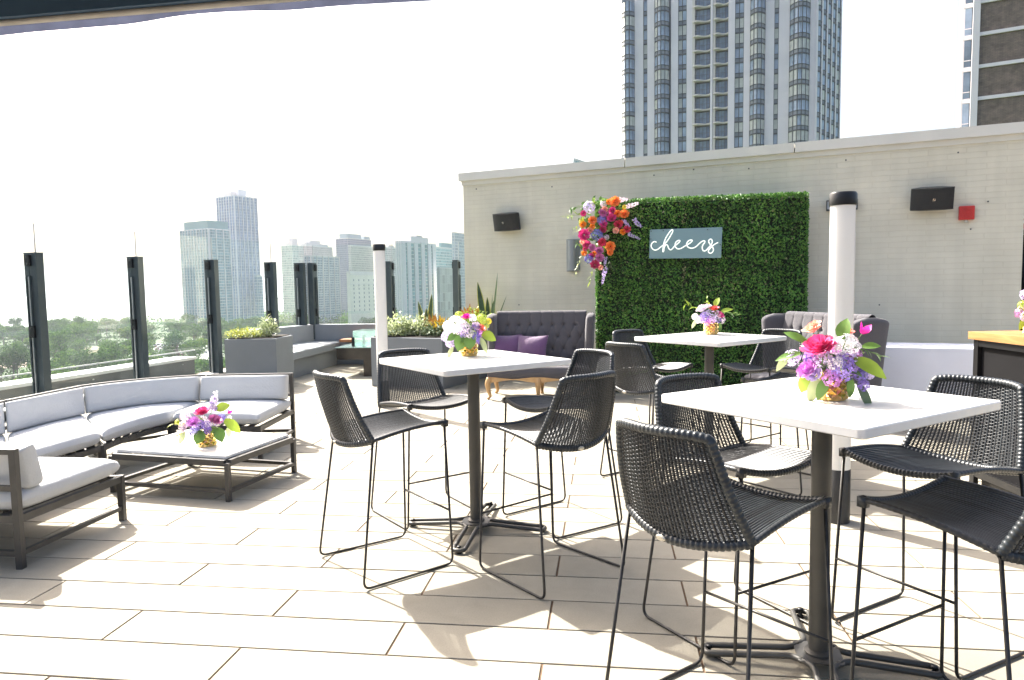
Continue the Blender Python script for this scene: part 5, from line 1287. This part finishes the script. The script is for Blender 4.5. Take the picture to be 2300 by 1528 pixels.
for (a, b) in zip(pl, pl[1:]):
    d = (v((*b, 0)) - v((*a, 0))).normalized(); n = v((-d.y, d.x, 0)) * rw; A_, B_ = v((*a, 0)), v((*b, 0)); i = len(mb.v)
    mb.v += [(A_ - n).to_tuple()[:2] + (GZ + .36,), (A_ + n).to_tuple()[:2] + (GZ + .36,), (B_ + n).to_tuple()[:2] + (GZ + .36,), (B_ - n).to_tuple()[:2] + (GZ + .36,)]; mb.face(i, i + 1, i + 2, i + 3)
struct(mb.build('park_road', masph, smooth=False))
mb = MB(); mb.prism([gz(-30, 812), gz(62, 808), gz(60, 824), gz(-30, 830)], GZ + .05, GZ + .32); struct(mb.build('sand_field', msand, smooth=False))
mb = MB(); mb.prism([gz(-30, 798), gz(60, 798), gz(66, 808), gz(-30, 811)], GZ + .05, GZ + .28); struct(mb.build('lawn', mlawn, smooth=False))
mb = MB(); mb.prism([gz(186, 780), gz(330, 776), gz(330, 790), gz(200, 800)], GZ + .05, GZ + .29); struct(mb.build('meadow', mat('meadow', (.22, .20, .10), .9, var=.2, scale=.05), smooth=False))
mb = MB(); mb.box((-1080, 3150, GZ + 2.5), (160, 30, 5)); o = mb.build('breakwater', masph, smooth=False); struct(o)

# parked cars
def car(col):
    mb = MB(); mb.mi = 0; mb.box((0, 0, .55), (4.4, 1.8, .62), taper=.97); mb.mi = 1; mb.box((-.15, 0, 1.12), (2.5, 1.6, .55), taper=.78); mb.mi = 0; mb.box((-.15, 0, 1.41), (1.9, 1.25, .06)); mb.mi = 2
    for x in (-1.4, 1.4):
        for y in (-.82, .82):
            n0 = len(mb.v); mb.lathe([(.33, -.11), (.33, .11)], 12)
            for i in range(n0, len(mb.v)): a, b, c_ = mb.v[i]; mb.v[i] = (x + a, y + c_, .33 + b)
    return mb.build('parked_car', [mat('car_paint', col, .25, metal=.2, coat=.5), M['black'], M['blackmetal']], smooth=False)
carcols = [(.7, .7, .7), (.55, .56, .58), (.05, .06, .08), (.30, .05, .05), (.12, .15, .2)]; cm = [car(c_) for c_ in carcols]; cu = [False] * 5
cl_ = ['white', 'silver', 'black', 'dark red', 'dark blue']
spots = []
for r in range(5):
    for k in range(6): spots.append((346 + k * 9.5 + r * 4 + rnd.uniform(-1, 1), 776 + r * 5.2 + k * .4, .4))
spots += [(120, 776, 1.2), (133, 775, 1.2), (188, 765, .5), (196, 768, .5), (205, 771, .5), (182, 771, .9), (428, 777, -.6), (446, 784, -.7), (462, 794, -1.0), (300, 777, .2), (318, 778, .2)]
for x, y, a in spots:
    k = rnd.choice((0, 0, 1, 1, 2, 3, 4)); o = cm[k] if not cu[k] else cm[k].copy()
    if cu[k]: COL.objects.link(o)
    cu[k] = True; p = at_z(x, y, GZ + .38); o.location = p; o.rotation_euler = (0, 0, a + rnd.uniform(-.1, .1)); tag(o, 'distant tiny %s car parked in the park below the terrace' % cl_[k], 'car', 'cars parked in the park')

# trees
mtrunk = mat('bark', (.09, .065, .045), .9, var=.3, scale=2)
tl = [mat('tree_leaf_%d' % k, c_, .9, var=.25, scale=.25, island=.5, trans=.12, spec=.1) for k, c_ in enumerate(((.060, .145, .012), (.09, .19, .014), (.040, .105, .014), (.13, .23, .02)))]
def tree(seed, kind, H, R):
    r = random.Random(seed); t = thing('park_tree', '', 'tree', (0, 0, 0), 0, 'trees of the lakeside park')
    mb = MB(); mb.tube([v((0, 0, -.5)), v((.1, 0, H * .25)), v((.2, .1, H * .55))], [.38, .28, .12], 7)
    lobes = []
    for k in range(9):
        a = r.uniform(0, 6.28); q = r.uniform(.15, .75) * R; z = H * r.uniform(.42, .82); c_ = v((math.cos(a) * q, math.sin(a) * q, z)); lobes.append((c_, R * r.uniform(.28, .5)))
        mb.tube([v((.1, 0, H * .25)), c_ * .55 + v((0, 0, H * .16)), c_], [.16, .1, .04], 5)
    lobes.append((v((0, 0, H * .78)), R * .5)); mb.build('trunk', mtrunk, t)
    mb = MB()
    for k in range(1700):
        c_, lr = r.choice(lobes); d = v((r.gauss(0, 1), r.gauss(0, 1), r.gauss(.15, 1))).normalized(); p = c_ + v((d.x * lr, d.y * lr, d.z * lr * .75)) * r.uniform(.7, 1.08)
        n = (d + v((r.gauss(0, .5), r.gauss(0, .5), r.gauss(0, .5)))).normalized(); a, b, _ = frame_of(n); s = r.uniform(.3, .62); i = len(mb.v)
        mb.v += [tuple(p - a * s), tuple(p - b * s * .7), tuple(p + a * s), tuple(p + b * s * .7)]; mb.face(i, i + 1, i + 2, i + 3)
    mb.build('crown', tl[kind], t, False); return t
TLB = ['broad mid green tree in the lakeside park', 'bright green round tree in the lakeside park', 'dark green dense tree in the lakeside park', 'small light green tree in the lakeside park', 'tall spreading mid green tree in the lakeside park', 'dark tall tree in the lakeside park']
protos = [tree(1, 0, 13, 7.5), tree(2, 1, 12, 7), tree(3, 2, 14, 8), tree(4, 3, 9, 5.5), tree(5, 0, 16, 9), tree(6, 2, 17, 8)]
usedp = [False] * 6
def pxy(x, y, z): d = v((x, y, z)) - CAM; zc = d.dot(_F); return 1150 + FPX * d.dot(_R) / zc, 764 - FPX * d.dot(_U) / zc
cnt = 0; gy = 285.0; rt_ = random.Random(5)
while gy < 1090 and cnt < 296:
    step = 17 + gy * .016; gx = -.76 * gy - 20
    while gx < -.045 * gy:
        x = gx + rt_.uniform(-.4, .4) * step; y = gy + rt_.uniform(-.4, .4) * step; gx += step
        px, py = pxy(x, y, GZ)
        if (338 < px < 418 and 764 < py < 812) or (385 < px < 500 and 768 < py < 868 and abs(px - (395 + (py - 771) * 1.55 if py < 800 else 440 + (py - 771) * 1.0)) < 30): continue
        if -40 < px < 72 and 797 < py < 840: continue
        if 190 < px < 330 and 778 < py < 800 and rt_.random() < .85: continue
        if 110 < px < 150 and 770 < py < 782: continue
        if px < 560 and py < 722 and rt_.random() < .35: continue
        if px < 640 and y > 1000: continue
        if px > 640 and rt_.random() < .25: continue
        if rt_.random() < .12: continue
        k = rt_.choice((0, 0, 1, 2, 3, 4, 4, 5)); o = protos[k]
        if usedp[k]: o = dup(protos[k])
        usedp[k] = True; s = rt_.uniform(.8, 1.25); o['label'] = TLB[k]
        o.location = (x, y, GZ + .2); o.rotation_euler = (0, 0, rt_.uniform(0, 6.28)); o.scale = (s * rt_.uniform(.9, 1.15), s, s * rt_.uniform(.85, 1.15)); cnt += 1
    gy += step * .92
print('trees', cnt)
mb = MB(); r = random.Random(9)
for k in range(16000):
    y = r.uniform(900, 1230); x = r.uniform(-.66 * y, -.02 * y)
    if x < -.36 * y and y > 985: continue
    hgt = 9 + 6 * math.sin(x * .045) * math.sin(y * .05 + x * .02); p = v((x, y, GZ + r.uniform(0, 1) ** .6 * hgt)); n = v((r.gauss(0, 1), r.gauss(0, 1), r.gauss(.4, 1))).normalized(); a, b, _ = frame_of(n); s = r.uniform(.8, 2.0); i = len(mb.v)
    mb.v += [tuple(p - a * s), tuple(p - b * s * .7), tuple(p + a * s), tuple(p + b * s * .7)]; mb.face(i, i + 1, i + 2, i + 3)
o = mb.build('far_woods', tl[0], smooth=False); o['kind'] = 'stuff'; tag(o, 'far belt of trees below the skyline towers', 'woods')
mb = MB()
for k in range(30000):
    y = r.uniform(260, 900) ; x = r.uniform(-.78 * y, -.03 * y); px, py = pxy(x, y, GZ)
    if (330 < px < 425 and 764 < py < 812) or (385 < px < 500 and 768 < py < 868) or (-40 < px < 72 and 797 < py < 832) or (186 < px < 330 and 776 < py < 800): continue
    p = v((x, y, GZ + r.uniform(.3, 3.2) * (.5 + .5 * math.sin(x * .08) * math.cos(y * .07)))); n = v((r.gauss(0, 1), r.gauss(0, 1), r.gauss(.8, 1))).normalized(); a, b, _ = frame_of(n); s = r.uniform(.5, 1.3); i = len(mb.v)
    mb.v += [tuple(p - a * s), tuple(p - b * s * .7), tuple(p + a * s), tuple(p + b * s * .7)]; mb.face(i, i + 1, i + 2, i + 3)
o = mb.build('undergrowth', tl[2], smooth=False); o['kind'] = 'stuff'; tag(o, 'low bushes between the park trees', 'bushes')

# skyline
def far_building(label, xl, xc, xr, ytop, D, m, roof=(), al=35, ymid=640, cat='tower', strips=None, name='skyline_tower'):
    """box with its near corner at pixel column xc; xl and xr are the far ends of its two faces"""
    def X(px): return at_y(px, ymid, D).x
    zt = at_y((xl + xr) / 2, ytop, D).z; C = v((X(xc), D, 0)); wl_, wr_ = max(C.x - X(xl), .5), max(X(xr) - C.x, .5); ta_ = math.tan(math.radians(al))
    k = D / 1000
    Lp = v((C.x - wl_, D + wl_ * ta_, 0)); Rp = v((C.x + wr_, D + wr_ / ta_, 0))
    # keep the far ends on their pixel columns at their own depth
    Lp.x *= Lp.y / D if Lp.x < 0 else Lp.y / D; Rp.x *= Rp.y / D
    Bp = Lp + Rp - C; a = math.atan2((Rp - C).y, (Rp - C).x)
    t = thing(name, label, cat, (C.x, C.y, GZ), a); R0_ = Matrix.Rotation(-a, 3, 'Z')
    q = [R0_ @ (p - C) for p in (C, Rp, Bp, Lp)]
    mb = MB(); mb.prism([(p.x, p.y) for p in q], 0, zt - GZ); mb.build('facade', m, t, False)
    wr2, wl2 = q[1].length, q[3].length
    mb = MB(); mb.prism([(p.x * 1.0, p.y * 1.0) for p in q], zt - GZ + .01, zt - GZ + 1.2); mb.build('parapet', strips[1] if strips else M['ledge'], t, False)
    for (u0, u1, v0, v1, h, mm) in roof:
        cx = q[1] * ((u0 + u1) / 2) + q[3] * ((v0 + v1) / 2)
        mb = MB(); pts = [q[1] * u + q[3] * w_ for u, w_ in ((u0, v0), (u1, v0), (u1, v1), (u0, v1))]; mb.prism([(p.x, p.y) for p in pts], zt - GZ + 1.2, zt - GZ + 1.2 + h); mb.build('rooftop_plant', mm, t, False)
    if strips:
        n1, mm, n2, frac = strips
        for qd, n_, W_ in ((q[1], n1, wr2), (q[3], n2, wl2)):
            if not n_: continue
            d = qd.normalized(); nrm = v((d.y, -d.x, 0)); 
            if nrm.dot(q[2]) > 0: nrm = -nrm
            for i in range(n_ + 1):
                u = i / n_ * W_; u = min(max(u, W_ / n_ * frac / 2), W_ - W_ / n_ * frac / 2); c_ = d * u + nrm * .25; mb = MB(); mb.box((c_.x, c_.y, (zt - GZ) / 2 + .6), (W_ / n_ * frac, 1.0, zt - GZ + 1.0), math.atan2(d.y, d.x)); mb.build('pier', mm, t, False)
    return t
white = mat('far_white', (.72, .70, .72), .8, var=.03, scale=.05); pale = mat('far_pale', (.54, .52, .51), .8, var=.05, scale=.05); steel = mat('far_steel', (.30, .36, .40), .5, var=.08, scale=.05); teal = mat('far_teal', (.16, .30, .33), .4, var=.1, scale=.05)
far_building('wide teal glass tower left of the tallest skyline tower', 408, 472, 520, 515, 820, facade_mat('gl_teal', (.11, .21, .28), (.36, .43, .48), 3.3, 2.6, .25, .16), [(.02, .95, .02, .86, 9, teal)], 40, 600, strips=(3, white, 10, .10))
far_building('tallest slender blue glass tower of the left skyline', 491, 531, 582, 440, 900, facade_mat('gl_blue', (.12, .17, .30), (.38, .41, .50), 3.6, 3.2, .26, .2), [(.35, .72, .2, .8, 9, white), (.1, .3, .3, .7, 5, pale)], 42, 560, strips=(6, white, 7, .12))
far_building('low annex block at the foot of the tallest blue tower', 575, 580, 592, 621, 905, facade_mat('gl_blue2', (.16, .22, .30), (.40, .44, .48), 3.6, 3.0, .26, .2), (), 42, 680, cat='building')
far_building('green grey tower with a stepped top left of the corner post', 634, 658, 684, 552, 1000, facade_mat('gl_green', (.20, .27, .25), (.36, .40, .38), 3.3, 3.2, .3, .3), [(.2, .7, .2, .8, 4, pale), (.4, .8, .3, .7, 10, pale)], 35, 620)
far_building('pinkish tower with a rounded stepped crown behind the corner post', 672, 690, 749, 552, 1200, facade_mat('st_pink', (.32, .27, .27), (.50, .43, .41), 3.4, 3.0, .35, .35), [(.05, .85, .1, .9, 4, pale), (.2, .6, .2, .8, 9, pale)], 30, 620)
far_building('blue grey lattice slab with dark windows right of the corner post', 685, 700, 764, 575, 930, facade_mat('lat', (.12, .17, .22), (.36, .41, .44), 3.2, 3.6, .30, .28), (), 30, 640, strips=(5, pale, 2, .08))
far_building('dark violet grey tower rising behind the beige slab', 757, 783, 836, 536, 1120, facade_mat('dkv', (.10, .11, .17), (.20, .20, .27), 3.3, 3.0, .35, .3), [(.05, .62, .1, .8, 7, steel), (.75, 1.0, .1, .8, 5, steel)], 35, 620)
far_building('beige banded slab tower right of the dark violet tower', 784, 790, 858, 552, 1000, facade_mat('bei', (.30, .30, .27), (.50, .47, .41), 3.1, 2.8, .45, .3), (), 30, 620)
far_building('pale slim tower behind the distant white light column', 862, 868, 893, 557, 1050, facade_mat('pal', (.36, .36, .36), (.56, .54, .52), 3.1, 2.6, .4, .3), [(.3, .8, .2, .8, 3, pale)], 30, 620)
o8 = far_building('low ornate white hotel like block among the park trees', 780, 788, 856, 614, 750, mat('orn', (.60, .58, .52), .8, var=.05, scale=.1), [(.0, 1.0, .0, 1.0, 1.0, pale)], 25, 660, cat='building', name='ornate_building', strips=(0, pale, 0, .1))
a8 = 0
far_building('white tower with teal window stripes right of the light column', 891, 903, 979, 543, 600, facade_mat('wht', (.16, .30, .33), (.50, .60, .60), 3.2, 6.0, .14, .02), [(.28, .78, .0, .9, 4.6, white), (.45, .62, .1, .8, 6.0, pale)], 25, 620, strips=(5, white, 2, .50))
far_building('pale teal glass block behind the striped white tower', 974, 980, 1022, 556, 820, facade_mat('pt', (.20, .34, .36), (.44, .52, .52), 3.3, 3.2, .3, .2), [(.3, 1.0, .1, .9, 5, teal)], 25, 620)
far_building('pale grey tower with fine windows left of the brick wall', 1016, 1022, 1062, 524, 760, facade_mat('pg', (.32, .38, .44), (.54, .57, .58), 3.2, 2.4, .3, .35), (), 25, 600)
far_building('low cream block of blank panels before the teal glass block', 982, 988, 1034, 603, 640, facade_mat('cb', (.42, .43, .40), (.52, .52, .48), 8.0, 5.0, .05, .08), (), 25, 640, cat='building')
far_building('far blue green rooftop peeking over the brick wall coping', 1288, 1292, 1321, 360, 420, facade_mat('fbg', (.20, .34, .36), (.44, .52, .52), 3.3, 3.2, .3, .2), (), 25, 380)
# windows of the ornate block
mwin = mat('orn_win', (.16, .19, .20), .3, var=.2); q = [c_ for c_ in o8.children if c_.name.startswith('facade')][0]
xs = [p.co.x for p in q.data.vertices]; W8 = max(p.co.x for p in q.data.vertices if abs(p.co.y) < .5); H8 = max(p.co.z for p in q.data.vertices)
mb = MB(); mb.box((0, -.12, 0), (1.7, .3, 2.3)); w0 = mb.build('window', mwin, o8, False); fw_ = True
for r_ in range(8):
    for c_ in range(6):
        z = H8 - 7 - r_ * 4.6
        if r_ == 1: z -= .8
        if z < 3: continue
        o = w0 if fw_ else w0.copy()
        if not fw_: COL.objects.link(o)
        fw_ = False; o.location = (W8 * (c_ + .6) / 6.2, 0, z)
mb = MB(); mb.box((W8 / 2, -.3, H8 - 11.2), (W8, .9, .7)); mb.box((W8 / 2, -.4, H8 - 1), (W8 + .6, 1.2, 1.2)); mb.build('cornice', pale, o8, False)

# ------------------------------------------------------------------ haze
mh = bpy.data.materials.new('haze'); mh.use_nodes = True; nh = mh.node_tree; nh.nodes.remove(nh.nodes['Principled BSDF'])
pv = nh.nodes.new('ShaderNodeVolumePrincipled'); pv.inputs['Color'].default_value = (.84, .92, 1, 1); pv.inputs['Density'].default_value = .00009; pv.inputs['Anisotropy'].default_value = .35
nh.links.new(pv.outputs[0], nh.nodes['Material Output'].inputs['Volume'])
mb = MB(); mb.box((-1500, 4350, (150 + GZ - 2) / 2), (8900, 9150, 150 - GZ + 2)); o = mb.build('haze', mh, smooth=False); o['kind'] = 'stuff'; tag(o, 'thin bright summer haze over the park and skyline', 'haze')
